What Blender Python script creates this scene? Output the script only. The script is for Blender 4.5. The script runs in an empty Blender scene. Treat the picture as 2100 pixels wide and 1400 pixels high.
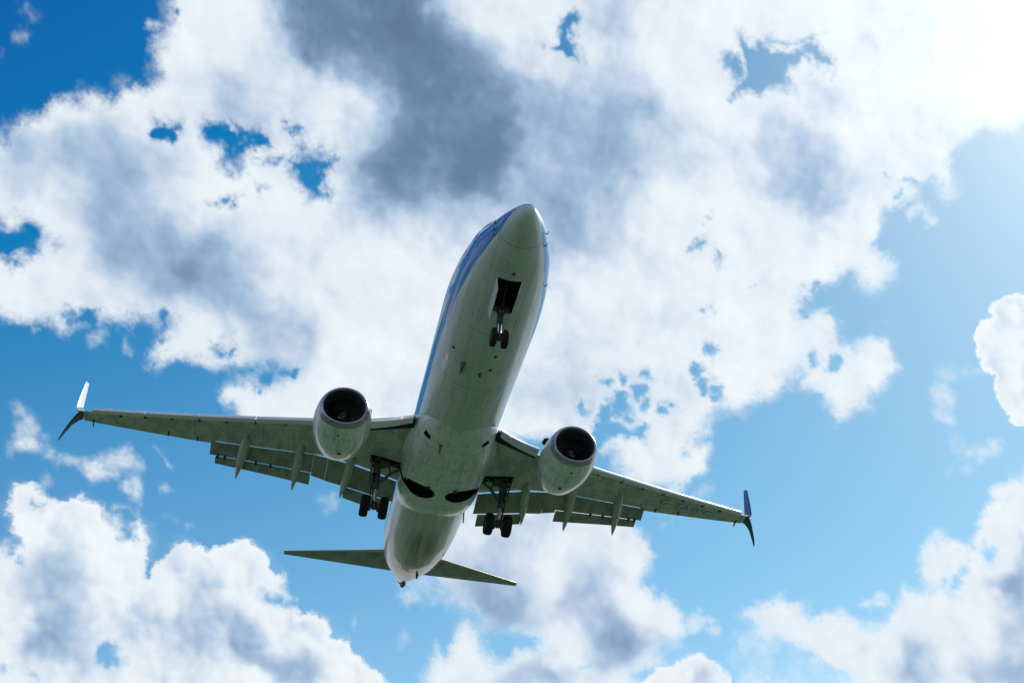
import bpy, bmesh, math, random
import numpy as np
from mathutils import Vector, Matrix
R = math.radians
random.seed(7)
sc = bpy.context.scene
col = sc.collection

# ---------------------------------------------------------------- camera
cd = bpy.data.cameras.new('camera')
cam = bpy.data.objects.new('camera', cd); col.objects.link(cam)
cd.sensor_width = 36.0; cd.lens = 38.064
cd.shift_x = -0.09083; cd.shift_y = 0.01277
cd.clip_start = 0.1; cd.clip_end = 60000.0
cam.matrix_world = Matrix(((-0.269737, -0.505896, -0.819336, 0.0),
                           (-0.962017, 0.178701, 0.206371, 0.0),
                           (0.042014, 0.843881, -0.534883, 1.7),
                           (0, 0, 0, 1)))
sc.camera = cam

# ---------------------------------------------------------------- light
SUN_AZ, SUN_EL = R(-50), R(46)
SUN = Vector((math.cos(SUN_AZ)*math.cos(SUN_EL), math.sin(SUN_AZ)*math.cos(SUN_EL), math.sin(SUN_EL)))
def set_sky(n):
    n.sky_type = 'NISHITA'; n.sun_disc = False
    n.sun_elevation = SUN_EL; n.sun_rotation = R(140)
    n.air_density = 1.0; n.dust_density = 0.3; n.ozone_density = 3.0
w = bpy.data.worlds.new('World'); sc.world = w; w.use_nodes = True
bg = w.node_tree.nodes['Background']
sk = w.node_tree.nodes.new('ShaderNodeTexSky'); set_sky(sk)
bg.inputs[1].default_value = 0.1
wn = w.node_tree.nodes; wl_ = w.node_tree.links
wtc = wn.new('ShaderNodeTexCoord'); wdot = wn.new('ShaderNodeVectorMath'); wdot.operation = 'DOT_PRODUCT'; wdot.inputs[1].default_value = SUN
wpw = wn.new('ShaderNodeMath'); wpw.operation = 'POWER'; wpw.inputs[1].default_value = 900.0      # aureole round the sun
wsc = wn.new('ShaderNodeMath'); wsc.operation = 'MULTIPLY'; wsc.inputs[1].default_value = 22.0
wad = wn.new('ShaderNodeVectorMath'); wad.operation = 'ADD'
wl_.new(wtc.outputs['Generated'], wdot.inputs[0]); wl_.new(wdot.outputs['Value'], wpw.inputs[0]); wl_.new(wpw.outputs[0], wsc.inputs[0])
wl_.new(sk.outputs[0], wad.inputs[0]); wl_.new(wsc.outputs[0], wad.inputs[1]); wl_.new(wad.outputs[0], bg.inputs[0])
sl = bpy.data.lights.new('sun', 'SUN'); sl.energy = 4.0; sl.angle = R(0.5); sl.color = (1.0, 0.95, 0.86)
so = bpy.data.objects.new('sun', sl); col.objects.link(so); so.location = SUN*900
so.rotation_euler = SUN.to_track_quat('Z', 'Y').to_euler()
sc.view_settings.view_transform = 'Standard'; sc.view_settings.look = 'None'
sc.view_settings.exposure = 0.0; sc.view_settings.gamma = 1.0
sc.cycles.use_denoising = True
sc.cycles.max_bounces = 8; sc.cycles.diffuse_bounces = 3; sc.cycles.glossy_bounces = 3
sc.cycles.sample_clamp_indirect = 6.0

# ---------------------------------------------------------------- node helpers
class NT:
    def __init__(self, name):
        self.m = bpy.data.materials.new(name); self.m.use_nodes = True
        self.t = self.m.node_tree; self.n = self.t.nodes; self.bsdf = self.n.get('Principled BSDF')
        self.out = self.n.get('Material Output')
    def link(self, a, b): self.t.links.new(a, b)
    def node(self, typ, ins=None, **kw):
        n = self.n.new(typ)
        for k, v in kw.items(): setattr(n, k, v)
        for k, v in (ins or {}).items(): self.put(n.inputs[k], v)
        return n
    def put(self, sock, v):
        if isinstance(v, bpy.types.NodeSocket): self.t.links.new(v, sock)
        else: sock.default_value = v
    def math(self, op, a, b=0.0, c=0.0, clamp=False):
        n = self.n.new('ShaderNodeMath'); n.operation = op; n.use_clamp = clamp
        for i, v in enumerate((a, b, c)): self.put(n.inputs[i], v)
        return n.outputs[0]
    def vmath(self, op, a, b=(0, 0, 0), s=None):
        n = self.n.new('ShaderNodeVectorMath'); n.operation = op
        self.put(n.inputs[0], a)
        if op not in ('NORMALIZE', 'LENGTH', 'SCALE'): self.put(n.inputs[1], b)
        if s is not None: self.put(n.inputs['Scale'], s)
        return n.outputs['Value'] if op in ('DOT_PRODUCT', 'LENGTH', 'DISTANCE') else n.outputs[0]
    def noise(self, vec, scale, detail=4, rough=.5, dist=0.0, lac=2.0):
        n = self.node('ShaderNodeTexNoise', {'Vector': vec, 'Scale': scale, 'Detail': detail, 'Roughness': rough, 'Distortion': dist, 'Lacunarity': lac})
        return n.outputs[0]
    def ramp(self, fac, stops, interp='LINEAR'):
        n = self.n.new('ShaderNodeValToRGB'); n.color_ramp.interpolation = interp
        e = n.color_ramp.elements
        e[0].position = stops[0][0]; e[0].color = (*stops[0][1], 1)
        e[1].position = stops[-1][0]; e[1].color = (*stops[-1][1], 1)
        for p, c in stops[1:-1]:
            q = e.new(p); q.color = (*c, 1)
        self.put(n.inputs[0], fac)
        return n.outputs[0]
    def maprange(self, v, a, b, c=0.0, d=1.0, smooth=False):
        n = self.n.new('ShaderNodeMapRange'); n.interpolation_type = 'SMOOTHSTEP' if smooth else 'LINEAR'
        self.put(n.inputs[0], v)
        for i, x in enumerate((a, b, c, d)): n.inputs[i+1].default_value = x
        return n.outputs[0]
    def mix(self, f, a, b, mode='MIX'):
        n = self.n.new('ShaderNodeMix'); n.data_type = 'RGBA'; n.blend_type = mode
        self.put(n.inputs[0], f)
        for i, v in ((6, a), (7, b)):
            if isinstance(v, tuple) and len(v) == 3: v = (*v, 1)
            self.put(n.inputs[i], v)
        return n.outputs[2]
    def attr(self, name):
        return self.node('ShaderNodeAttribute', attribute_name=name)

# ---------------------------------------------------------------- sky dome with clouds
# Cloud outlines on a map of the heavens (stereographic, degrees, centred on azimuth -10, elevation 33)
CLOUDS=[
 (0.67,1.60,[(20.04,21.94),(19.78,14.86),(19.53,14.2),(19.73,13.43),(19.77,12.89),(19.97,12.39),(20.23,11.76),(20.37,11.39),(20.07,11.2),(20.79,10.79),(21.28,10.39),(21.73,9.78),(21.98,9.51),(22.33,10.05),(22.84,10.17),(23.32,9.79),(23.45,9.3),(23.7,9.34),(23.84,9.55),(24.72,9.33),(24.85,8.87),(24.94,8.5),(25.35,8.21),(25.56,8.41),(25.82,8.03),(26.16,7.82),(26.35,7.37),(26.71,7.27),(32.36,6.26),(31.91,-1.66),(26.2,-1.11),(25.72,-1.42),(25.0,-1.76),(24.59,-1.63),(23.85,-1.56),(23.3,-1.61),(22.57,-1.25),(21.6,-1.04),(21.06,-0.86),(20.56,-0.94),(19.93,-0.51),(19.15,-0.81),(18.55,-1.17),(18.75,-1.63),(19.19,-2.29),(19.27,-2.96),(19.11,-3.26),(18.53,-2.8),(17.61,-2.82),(17.25,-2.94),(16.08,-3.06),(15.4,-2.71),(14.45,-2.7),(13.49,-2.72),(12.75,-2.98),(13.42,-3.54),(14.36,-3.74),(15.08,-3.68),(15.71,-3.98),(15.67,-4.47),(15.22,-5.18),(14.98,-6.04),(13.18,-6.15),(9.79,-6.03),(5.81,-5.85),(2.28,-5.56),(-0.28,-5.35),(-2.59,-5.29),(-3.24,-5.23),(-3.45,-5.65),(-4.45,-5.77),(-5.63,-7.47),(-6.79,-7.45),(-7.82,-7.43),(-8.19,-7.24),(-8.68,-6.94),(-9.18,-6.77),(-9.44,-6.1),(-9.45,-5.28),(-9.29,-4.95),(-8.78,-5.0),(-8.85,-4.61),(-9.23,-4.18),(-9.15,-3.8),(-9.29,-3.4),(-9.91,-3.09),(-10.79,-2.88),(-11.54,-2.55),(-11.88,-2.13),(-12.64,-1.93),(-12.99,-1.64),(-13.11,-0.9),(-13.77,-0.33),(-14.1,-0.63),(-13.97,-1.08),(-14.42,-1.38),(-15.16,-1.75),(-15.6,-2.43),(-15.99,-3.11),(-16.58,-2.13),(-17.2,-2.02),(-17.51,-1.22),(-17.9,-1.39),(-18.35,-0.88),(-18.35,-0.32),(-18.8,0.19),(-18.48,0.47),(-18.4,1.31),(-18.07,1.66),(-17.39,1.55),(-16.78,1.37),(-16.43,1.0),(-16.05,1.09),(-15.66,1.7),(-15.3,2.32),(-14.78,2.45),(-14.14,2.6),(-13.72,2.95),(-14.14,3.38),(-14.39,3.91),(-15.17,4.19),(-15.45,4.65),(-15.94,4.82),(-16.48,4.43),(-16.93,4.18),(-17.48,4.43),(-18.0,4.99),(-18.13,5.38),(-17.66,5.85),(-17.13,6.14),(-16.94,6.48),(-17.16,6.76),(-17.31,7.28),(-17.24,7.86),(-17.38,8.37),(-18.15,8.61),(-18.72,8.98),(-18.55,9.4),(-18.98,9.93),(-19.32,10.11),(-19.96,9.9),(-20.37,9.53),(-20.54,9.74),(-20.37,10.48),(-20.35,11.03),(-20.72,11.95),(-21.25,12.15),(-21.32,12.53),(-21.57,12.84),(-22.24,12.78),(-22.94,12.83),(-23.6,13.16),(-32.42,14.08),(-30.6,26.37)]),
 (0.56,0.55,[(-18.61,8.85),(-19.09,9.01),(-19.49,8.66),(-19.7,7.92),(-19.49,7.65),(-19.19,8.13),(-18.5,7.7),(-18.3,8.32)]),
 (0.62,1.50,[(3.37,-8.97),(1.95,-9.11),(-0.55,-8.41),(-5.46,-8.51),(-6.11,-9.6),(-6.63,-10.25),(-6.81,-10.94),(-6.56,-11.97),(-6.6,-12.47),(-7.14,-12.85),(-7.83,-13.04),(-8.58,-13.85),(-8.76,-14.58),(-8.58,-14.99),(-7.92,-15.35),(-7.7,-15.81),(-7.92,-16.28),(-7.39,-16.75),(-6.37,-16.76),(-7.2,-17.62),(-11.38,-24.07),(4.1,-25.15),(4.23,-18.18),(4.04,-16.84),(3.89,-16.1),(3.66,-16.16),(3.35,-16.73),(3.01,-16.12),(2.63,-15.41),(2.34,-15.3),(1.81,-16.05),(1.27,-16.5),(0.25,-16.6),(-0.29,-16.39),(-1.23,-16.13),(-1.39,-15.63),(-1.02,-15.21),(0.09,-15.54),(1.35,-15.58),(1.76,-15.31),(1.94,-14.68),(2.5,-14.17),(3.41,-13.86),(4.12,-13.04),(4.47,-12.07),(4.19,-11.05)]),
 (1.03,0.32,[(6.2,-13.54),(5.89,-12.91),(4.26,-11.55),(1.58,-13.12),(1.63,-15.35),(2.46,-14.54),(4.47,-14.55),(5.24,-14.35),(5.83,-14.75),(6.2,-14.28)]),
 (0.56,0.75,[(-8.68,-14.24),(-9.13,-13.37),(-9.67,-13.15),(-10.01,-13.54),(-10.65,-13.98),(-10.6,-14.66),(-10.16,-14.65),(-9.89,-14.38),(-9.54,-14.85),(-8.83,-14.82)]),
 (0.51,1.20,[(-6.94,-24.47),(-6.92,-17.27),(-7.52,-16.73),(-8.12,-16.36),(-9.12,-16.03),(-9.92,-15.86),(-10.89,-16.06),(-11.64,-16.6),(-12.31,-23.98)]),
 (0.51,1.60,[(30.84,-12.38),(25.11,-12.2),(24.69,-12.28),(24.17,-12.21),(24.54,-11.78),(24.73,-10.97),(24.89,-10.55),(24.8,-9.8),(24.6,-9.32),(24.02,-9.24),(23.53,-9.45),(23.18,-9.72),(22.83,-9.94),(22.19,-9.9),(21.52,-10.04),(20.87,-10.36),(20.54,-10.59),(20.31,-11.05),(20.07,-10.8),(19.5,-11.33),(19.29,-10.96),(19.01,-10.7),(18.63,-11.04),(18.51,-11.52),(18.53,-12.12),(18.54,-12.84),(18.71,-13.68),(18.31,-13.62),(18.17,-13.11),(17.75,-12.81),(17.55,-12.56),(17.14,-12.18),(16.71,-11.91),(16.25,-11.84),(15.65,-12.03),(15.19,-12.01),(14.64,-11.69),(14.07,-11.51),(13.71,-11.59),(12.94,-12.09),(12.62,-12.36),(12.6,-13.04),(11.97,-13.26),(11.87,-13.74),(11.62,-14.26),(12.01,-14.67),(11.3,-14.56),(10.94,-15.03),(10.33,-15.05),(9.68,-15.45),(9.49,-16.09),(8.74,-16.3),(8.11,-16.46),(7.98,-16.98),(7.14,-17.54),(6.47,-17.99),(6.07,-18.33),(4.8,-25.4),(28.85,-25.27)]),
 (0.41,0.50,[(20.72,-10.31),(19.96,-10.15),(19.16,-10.35),(18.56,-10.63),(18.64,-10.97),(19.12,-10.71),(19.7,-10.5),(20.34,-10.72)]),
 (0.56,1.60,[(-11.79,-13.55),(-12.34,-13.12),(-13.21,-12.86),(-13.69,-12.41),(-14.32,-12.5),(-14.95,-12.48),(-15.11,-13.04),(-15.76,-13.47),(-16.24,-13.14),(-16.92,-12.77),(-17.61,-13.14),(-17.87,-13.36),(-18.48,-13.29),(-19.2,-12.96),(-19.88,-12.02),(-20.16,-11.24),(-20.59,-11.56),(-21.25,-11.29),(-21.16,-10.88),(-20.81,-10.29),(-20.68,-9.81),(-20.68,-8.98),(-21.28,-8.79),(-21.37,-8.37),(-21.83,-8.67),(-22.31,-8.57),(-23.08,-8.58),(-23.51,-7.86),(-23.37,-7.5),(-23.68,-6.71),(-24.25,-6.39),(-23.96,-5.92),(-23.99,-5.67),(-24.59,-5.35),(-25.23,-5.15),(-25.55,-4.69),(-34.29,-3.01),(-34.75,-20.99),(-18.18,-23.55),(-17.41,-16.35),(-16.88,-15.68),(-15.62,-15.33),(-14.07,-14.51),(-12.78,-13.95)]),
 (1.03,0.33,[(-11.28,-14.29),(-13.79,-14.04),(-16.35,-15.01),(-17.92,-16.78),(-11.87,-24.02),(-10.88,-15.81)]),
 (0.46,0.50,[(-17.57,-12.52),(-18.16,-11.96),(-18.63,-11.54),(-19.38,-11.83),(-19.53,-12.31),(-18.45,-12.68),(-17.95,-12.61)]),
 (0.36,1.60,[(-26.32,4.61),(-24.63,4.57),(-24.06,4.42),(-23.62,4.01),(-23.04,3.88),(-22.97,3.57),(-23.21,3.14),(-22.76,2.79),(-22.62,2.27),(-22.62,1.76),(-22.76,0.76),(-22.89,0.41),(-23.44,0.16),(-23.6,-0.64),(-23.88,-1.12),(-24.29,-1.38),(-24.66,-1.85),(-25.02,-2.27),(-25.49,-2.28),(-26.56,-1.51),(-26.77,1.43)]),
 (0.67,0.42,[(-20.53,-0.93),(-21.15,-0.49),(-22.0,-1.05),(-21.92,-1.82),(-22.19,-2.81),(-21.23,-2.91),(-20.56,-2.21)]),
 (0.62,0.50,[(-21.95,-4.36),(-22.61,-3.53),(-23.67,-3.3),(-24.12,-3.5),(-23.55,-4.83),(-22.74,-5.3),(-22.0,-4.99)]),
 (0.62,0.22,[(-21.35,-2.9),(-22.19,-2.81),(-23.01,-4.0),(-22.07,-4.35)]),
 (0.77,0.22,[(-20.75,-0.14),(-21.41,0.68),(-22.74,0.68),(-22.91,0.19),(-21.77,-0.56)]),
 (0.67,0.60,[(25.27,-6.51),(25.07,-5.78),(24.53,-5.86),(23.8,-6.41),(23.46,-6.99),(23.84,-7.49),(24.44,-7.88),(25.08,-7.8)]),
 (0.62,0.68,[(23.78,-8.08),(23.29,-7.62),(22.19,-7.87),(21.3,-7.93),(21.02,-7.43),(19.92,-7.36),(19.1,-7.67),(18.86,-8.27),(19.05,-9.25),(19.1,-9.86),(20.01,-9.67),(20.42,-8.97),(21.42,-8.9),(22.33,-8.6),(23.2,-8.53)]),
 (0.41,0.50,[(18.74,-7.16),(18.07,-7.73),(17.91,-8.21),(18.4,-7.87)]),
 (0.46,0.40,[(18.64,-8.86),(18.08,-8.71),(17.75,-9.3),(18.22,-9.57)]),
 (0.36,0.34,[(17.04,-10.96),(16.6,-10.82),(16.33,-11.17),(16.76,-11.43)]),
 (0.36,0.30,[(18.23,-10.54),(17.79,-10.4),(17.41,-10.74),(17.75,-10.78)]),
 (0.62,0.40,[(23.84,-9.51),(23.51,-8.66),(23.21,-8.88),(23.18,-9.72)]),
 (0.56,0.42,[(26.31,11.87),(26.11,12.19),(25.76,12.18),(25.85,11.71),(26.15,11.55)]),
 (0.56,0.30,[(26.0,13.61),(25.66,13.67),(25.38,13.27),(25.63,12.82),(25.93,13.06)]),
 (0.51,0.25,[(26.82,11.21),(26.5,11.38),(26.54,10.8),(26.79,10.76)]),
 (0.46,0.62,[(20.58,13.69),(19.93,14.03),(19.47,13.79),(19.19,13.51),(19.79,13.42),(20.46,13.48)]),
 (0.62,0.25,[(22.22,11.0),(21.79,11.07),(21.01,10.83),(21.32,10.31),(22.08,10.2)]),
 (0.41,0.65,[(20.82,-1.7),(20.43,-1.74),(20.04,-2.36),(20.24,-2.75),(20.54,-2.33)]),
 (0.46,0.45,[(22.22,-1.58),(21.55,-1.64),(21.5,-2.25),(21.93,-2.45),(22.41,-1.96)]),
 (0.56,0.30,[(10.86,-8.87),(9.74,-9.04),(9.41,-9.9),(10.12,-10.19),(10.65,-9.73)]),
 (0.51,0.22,[(6.08,-15.87),(5.49,-15.59),(5.18,-16.18),(5.65,-16.45)]),
 (0.62,0.40,[(6.2,-13.54),(5.35,-13.24),(4.56,-13.69),(4.51,-14.18),(5.7,-14.75)]),
 (0.36,0.30,[(8.25,-15.13),(7.9,-15.04),(7.96,-15.6),(8.22,-15.5)]),
 (0.56,0.50,[(-18.62,0.3),(-19.0,0.26),(-19.46,0.09),(-18.9,-0.11)]),
 (1.03,0.50,[(-7.42,-8.85),(-8.21,-7.5),(-9.47,-7.13),(-9.28,-7.91),(-8.55,-8.49)]),
]
HOLES=[
 (0.31,1.00,[(20.41,8.42),(20.12,8.6),(19.8,8.88),(19.53,8.82),(19.14,8.78),(19.14,8.37),(19.55,8.41),(19.93,8.27)]),
 (0.46,1.00,[(17.48,9.17),(16.51,9.29),(15.8,9.06),(14.85,8.94),(14.69,8.62),(15.07,8.62),(15.76,8.48),(15.98,8.21),(15.95,7.73),(16.21,7.36),(16.54,7.46),(16.62,8.04),(17.03,8.23),(17.4,8.57)]),
 (0.41,0.60,[(13.71,9.57),(13.36,9.8),(13.02,9.36),(13.33,8.95)]),
 (0.46,1.00,[(13.36,7.96),(12.43,8.39),(11.87,8.01),(11.15,8.1),(11.69,7.54),(11.94,6.96),(11.78,6.41),(12.25,6.13),(12.49,6.55),(12.82,7.01),(13.41,7.34)]),
 (0.77,0.55,[(13.42,8.82),(12.45,8.69),(10.99,8.61),(11.19,7.97),(13.34,7.72)]),
 (0.56,0.45,[(15.25,7.74),(14.32,8.1),(13.35,7.84),(14.28,7.44)]),
 (0.51,1.00,[(32.16,2.2),(26.29,3.15),(25.96,2.95),(25.56,3.14),(25.2,3.14),(24.79,2.61),(24.88,2.12),(25.37,1.93),(25.78,1.76),(26.09,1.63),(32.1,1.18)]),
 (0.31,0.80,[(16.72,5.14),(16.51,5.51),(15.77,5.74),(15.93,5.2),(16.24,5.04)]),
 (0.28,1.00,[(0.89,15.03),(0.41,15.32),(0.32,15.69),(0.24,16.19),(0.04,16.79),(-0.49,16.79),(-0.21,15.99),(-0.16,15.38),(-0.57,14.86),(-0.42,14.48),(-0.05,14.41),(0.29,14.84)]),
 (0.31,1.00,[(-8.88,16.35),(-9.32,16.04),(-10.04,15.95),(-10.81,15.82),(-11.52,15.73),(-12.05,15.91),(-12.39,16.23),(-13.05,16.28),(-13.61,15.81),(-13.92,15.51),(-13.61,15.37),(-13.2,15.51),(-12.82,15.73),(-12.32,15.76),(-11.86,15.39),(-11.48,15.04),(-11.51,14.55),(-11.71,13.92),(-11.28,13.97),(-10.73,13.95),(-10.3,13.69),(-9.55,13.58),(-8.76,13.39),(-9.07,13.84),(-9.43,14.26),(-9.71,14.65),(-9.49,15.49),(-9.14,15.88)]),
 (0.51,0.45,[(-8.1,15.26),(-9.06,15.7),(-9.43,14.63),(-9.01,13.86),(-8.43,14.55)]),
 (0.51,0.40,[(-9.97,16.51),(-12.93,16.85),(-13.5,16.29),(-10.03,16.03)]),
 (0.36,1.00,[(-3.17,-4.49),(-3.64,-3.93),(-4.09,-3.99),(-4.57,-4.21),(-5.1,-4.32),(-5.58,-3.86),(-6.05,-4.21),(-5.9,-4.61),(-5.26,-4.67),(-4.9,-5.01),(-4.63,-4.85),(-4.11,-4.9),(-3.79,-5.34),(-3.45,-5.65),(-3.16,-5.24)]),
 (0.41,0.75,[(-3.82,-2.15),(-3.75,-2.4),(-3.52,-2.52),(-3.27,-2.44),(-3.15,-2.21),(-3.23,-1.97),(-3.46,-1.85),(-3.7,-1.93)]),
 (0.41,0.75,[(-4.73,-1.89),(-4.66,-2.12),(-4.45,-2.23),(-4.23,-2.16),(-4.12,-1.95),(-4.19,-1.72),(-4.4,-1.61),(-4.62,-1.68)]),
 (0.41,0.75,[(-5.6,-2.36),(-5.52,-2.62),(-5.28,-2.75),(-5.01,-2.67),(-4.88,-2.42),(-4.97,-2.16),(-5.21,-2.03),(-5.48,-2.11)]),
 (0.41,0.95,[(-4.83,-3.0),(-4.73,-3.3),(-4.45,-3.45),(-4.15,-3.35),(-4.01,-3.07),(-4.1,-2.77),(-4.38,-2.62),(-4.68,-2.72)]),
 (0.41,0.60,[(-6.09,-1.43),(-6.02,-1.68),(-5.79,-1.8),(-5.54,-1.72),(-5.42,-1.49),(-5.5,-1.25),(-5.73,-1.13),(-5.97,-1.21)]),
 (0.41,0.80,[(-5.13,-3.51),(-5.06,-3.74),(-4.85,-3.85),(-4.63,-3.78),(-4.52,-3.57),(-4.59,-3.34),(-4.8,-3.23),(-5.03,-3.3)]),
 (0.41,0.60,[(-3.2,-3.61),(-3.12,-3.87),(-2.87,-4.0),(-2.61,-3.91),(-2.48,-3.67),(-2.56,-3.41),(-2.81,-3.28),(-3.07,-3.36)]),
 (0.41,0.55,[(-7.33,-3.14),(-7.26,-3.36),(-7.05,-3.47),(-6.82,-3.4),(-6.71,-3.19),(-6.79,-2.97),(-7.0,-2.86),(-7.22,-2.93)]),
 (0.41,0.65,[(-8.66,-1.13),(-8.58,-1.37),(-8.35,-1.49),(-8.11,-1.41),(-7.99,-1.19),(-8.06,-0.94),(-8.29,-0.82),(-8.54,-0.9)]),
 (0.41,0.60,[(-9.22,-1.72),(-9.14,-2.01),(-8.87,-2.14),(-8.59,-2.06),(-8.46,-1.79),(-8.54,-1.51),(-8.81,-1.37),(-9.09,-1.46)]),
 (0.41,0.65,[(-9.84,-2.24),(-9.75,-2.5),(-9.51,-2.63),(-9.25,-2.55),(-9.12,-2.3),(-9.2,-2.04),(-9.45,-1.91),(-9.71,-1.99)]),
 (0.41,0.60,[(-6.08,-3.04),(-6.01,-3.27),(-5.8,-3.38),(-5.57,-3.31),(-5.46,-3.1),(-5.53,-2.87),(-5.74,-2.76),(-5.97,-2.83)]),
 (0.41,0.80,[(-4.23,-3.52),(-4.14,-3.78),(-3.9,-3.91),(-3.63,-3.82),(-3.51,-3.58),(-3.59,-3.32),(-3.84,-3.19),(-4.1,-3.27)]),
 (0.41,0.50,[(-8.3,5.5),(-8.2,5.16),(-7.88,5.0),(-7.54,5.1),(-7.38,5.41),(-7.48,5.75),(-7.79,5.91),(-8.13,5.81)]),
 (0.41,0.42,[(-9.49,4.9),(-9.4,4.6),(-9.12,4.46),(-8.82,4.55),(-8.67,4.83),(-8.76,5.13),(-9.04,5.28),(-9.34,5.18)]),
 (0.41,0.42,[(-8.51,2.23),(-8.42,1.97),(-8.18,1.84),(-7.92,1.92),(-7.79,2.17),(-7.87,2.43),(-8.11,2.56),(-8.38,2.48)]),
 (0.41,0.35,[(-9.01,2.41),(-8.95,2.24),(-8.8,2.16),(-8.63,2.21),(-8.55,2.37),(-8.6,2.54),(-8.75,2.62),(-8.92,2.56)]),
 (0.41,0.30,[(-11.04,3.49),(-10.97,3.27),(-10.76,3.16),(-10.54,3.23),(-10.43,3.44),(-10.5,3.66),(-10.7,3.77),(-10.93,3.7)]),
 (0.41,0.20,[(-8.46,7.0),(-8.4,6.81),(-8.23,6.72),(-8.04,6.78),(-7.95,6.95),(-8.01,7.14),(-8.18,7.23),(-8.37,7.17)]),
 (0.41,0.80,[(-14.64,0.14),(-14.58,-0.07),(-14.39,-0.17),(-14.19,-0.1),(-14.09,0.09),(-14.15,0.3),(-14.34,0.4),(-14.54,0.33)]),
 (0.41,0.60,[(-15.69,0.29),(-15.66,0.18),(-15.56,0.12),(-15.45,0.16),(-15.39,0.26),(-15.43,0.37),(-15.53,0.43),(-15.64,0.39)]),
 (0.41,0.75,[(-15.99,-0.25),(-15.89,-0.59),(-15.58,-0.75),(-15.25,-0.65),(-15.09,-0.33),(-15.19,0.0),(-15.5,0.17),(-15.83,0.06)]),
 (0.41,0.50,[(-14.62,3.93),(-14.54,3.67),(-14.3,3.54),(-14.04,3.63),(-13.91,3.87),(-13.99,4.13),(-14.23,4.26),(-14.49,4.18)]),
 (0.41,0.50,[(-14.3,3.26),(-14.22,3.0),(-13.98,2.87),(-13.72,2.96),(-13.6,3.2),(-13.68,3.46),(-13.91,3.59),(-14.17,3.5)]),
 (0.41,0.50,[(-14.11,2.6),(-14.03,2.34),(-13.79,2.21),(-13.53,2.29),(-13.41,2.54),(-13.49,2.8),(-13.72,2.93),(-13.98,2.84)]),
 (0.41,0.30,[(-9.49,0.25),(-9.37,-0.13),(-9.02,-0.31),(-8.65,-0.2),(-8.46,0.15),(-8.58,0.53),(-8.93,0.72),(-9.31,0.6)]),
 (0.41,0.70,[(-4.2,-16.69),(-4.14,-16.87),(-3.97,-16.95),(-3.79,-16.9),(-3.7,-16.73),(-3.76,-16.55),(-3.93,-16.47),(-4.12,-16.53)]),
 (0.41,0.90,[(-24.37,-9.06),(-24.29,-9.3),(-24.08,-9.41),(-23.85,-9.35),(-23.75,-9.13),(-23.83,-8.89),(-24.04,-8.77),(-24.26,-8.84)]),
 (0.41,0.75,[(-23.01,-9.99),(-22.93,-10.24),(-22.7,-10.37),(-22.46,-10.3),(-22.34,-10.07),(-22.43,-9.81),(-22.66,-9.68),(-22.9,-9.75)]),
 (0.41,0.70,[(-22.0,-10.41),(-21.94,-10.61),(-21.75,-10.71),(-21.56,-10.65),(-21.47,-10.47),(-21.54,-10.26),(-21.72,-10.16),(-21.91,-10.22)]),
 (0.41,0.70,[(-22.95,-10.67),(-22.84,-10.99),(-22.55,-11.16),(-22.24,-11.07),(-22.09,-10.77),(-22.2,-10.44),(-22.5,-10.27),(-22.81,-10.37)]),
 (0.41,0.40,[(-22.06,-9.65),(-22.0,-9.83),(-21.83,-9.93),(-21.66,-9.87),(-21.58,-9.71),(-21.64,-9.52),(-21.8,-9.43),(-21.98,-9.48)]),
 (0.41,0.40,[(-22.58,-9.09),(-22.53,-9.24),(-22.4,-9.31),(-22.26,-9.27),(-22.19,-9.13),(-22.24,-8.99),(-22.37,-8.91),(-22.51,-8.96)]),
 (0.41,0.40,[(-23.19,-9.27),(-23.14,-9.42),(-23.01,-9.49),(-22.87,-9.45),(-22.81,-9.31),(-22.85,-9.17),(-22.99,-9.09),(-23.12,-9.14)]),
 (0.41,0.55,[(23.55,-10.21),(23.6,-10.38),(23.74,-10.45),(23.9,-10.39),(23.98,-10.23),(23.93,-10.06),(23.79,-9.98),(23.63,-10.05)]),
 (0.41,0.40,[(19.88,-11.1),(19.92,-11.26),(20.05,-11.33),(20.2,-11.27),(20.28,-11.12),(20.24,-10.97),(20.1,-10.9),(19.96,-10.96)]),
 (0.41,0.80,[(19.33,-11.44),(19.37,-11.61),(19.52,-11.69),(19.69,-11.62),(19.77,-11.46),(19.73,-11.29),(19.58,-11.21),(19.41,-11.27)]),
 (0.41,0.50,[(24.4,-12.59),(24.45,-12.79),(24.61,-12.88),(24.8,-12.8),(24.9,-12.61),(24.85,-12.41),(24.68,-12.32),(24.49,-12.4)]),
 (0.41,0.55,[(19.03,-17.33),(19.15,-17.79),(19.56,-17.99),(20.02,-17.81),(20.26,-17.35),(20.14,-16.9),(19.73,-16.7),(19.28,-16.88)]),
 (0.41,0.50,[(23.81,-18.04),(23.86,-18.26),(24.05,-18.35),(24.27,-18.26),(24.39,-18.04),(24.33,-17.82),(24.14,-17.73),(23.92,-17.82)]),
 (0.41,0.40,[(22.75,-18.41),(22.81,-18.64),(23.0,-18.73),(23.22,-18.64),(23.34,-18.42),(23.28,-18.19),(23.09,-18.1),(22.87,-18.19)]),
 (0.41,0.70,[(12.11,-14.43),(12.17,-14.64),(12.36,-14.73),(12.57,-14.66),(12.68,-14.46),(12.62,-14.25),(12.43,-14.15),(12.21,-14.23)]),
 (0.41,0.50,[(18.98,-17.56),(19.04,-17.79),(19.25,-17.89),(19.48,-17.8),(19.6,-17.57),(19.54,-17.34),(19.33,-17.24),(19.1,-17.33)]),
 (0.41,0.55,[(21.94,-0.95),(22.09,-1.48),(22.53,-1.73),(23.01,-1.56),(23.24,-1.07),(23.09,-0.54),(22.65,-0.29),(22.17,-0.45)]),
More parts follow.
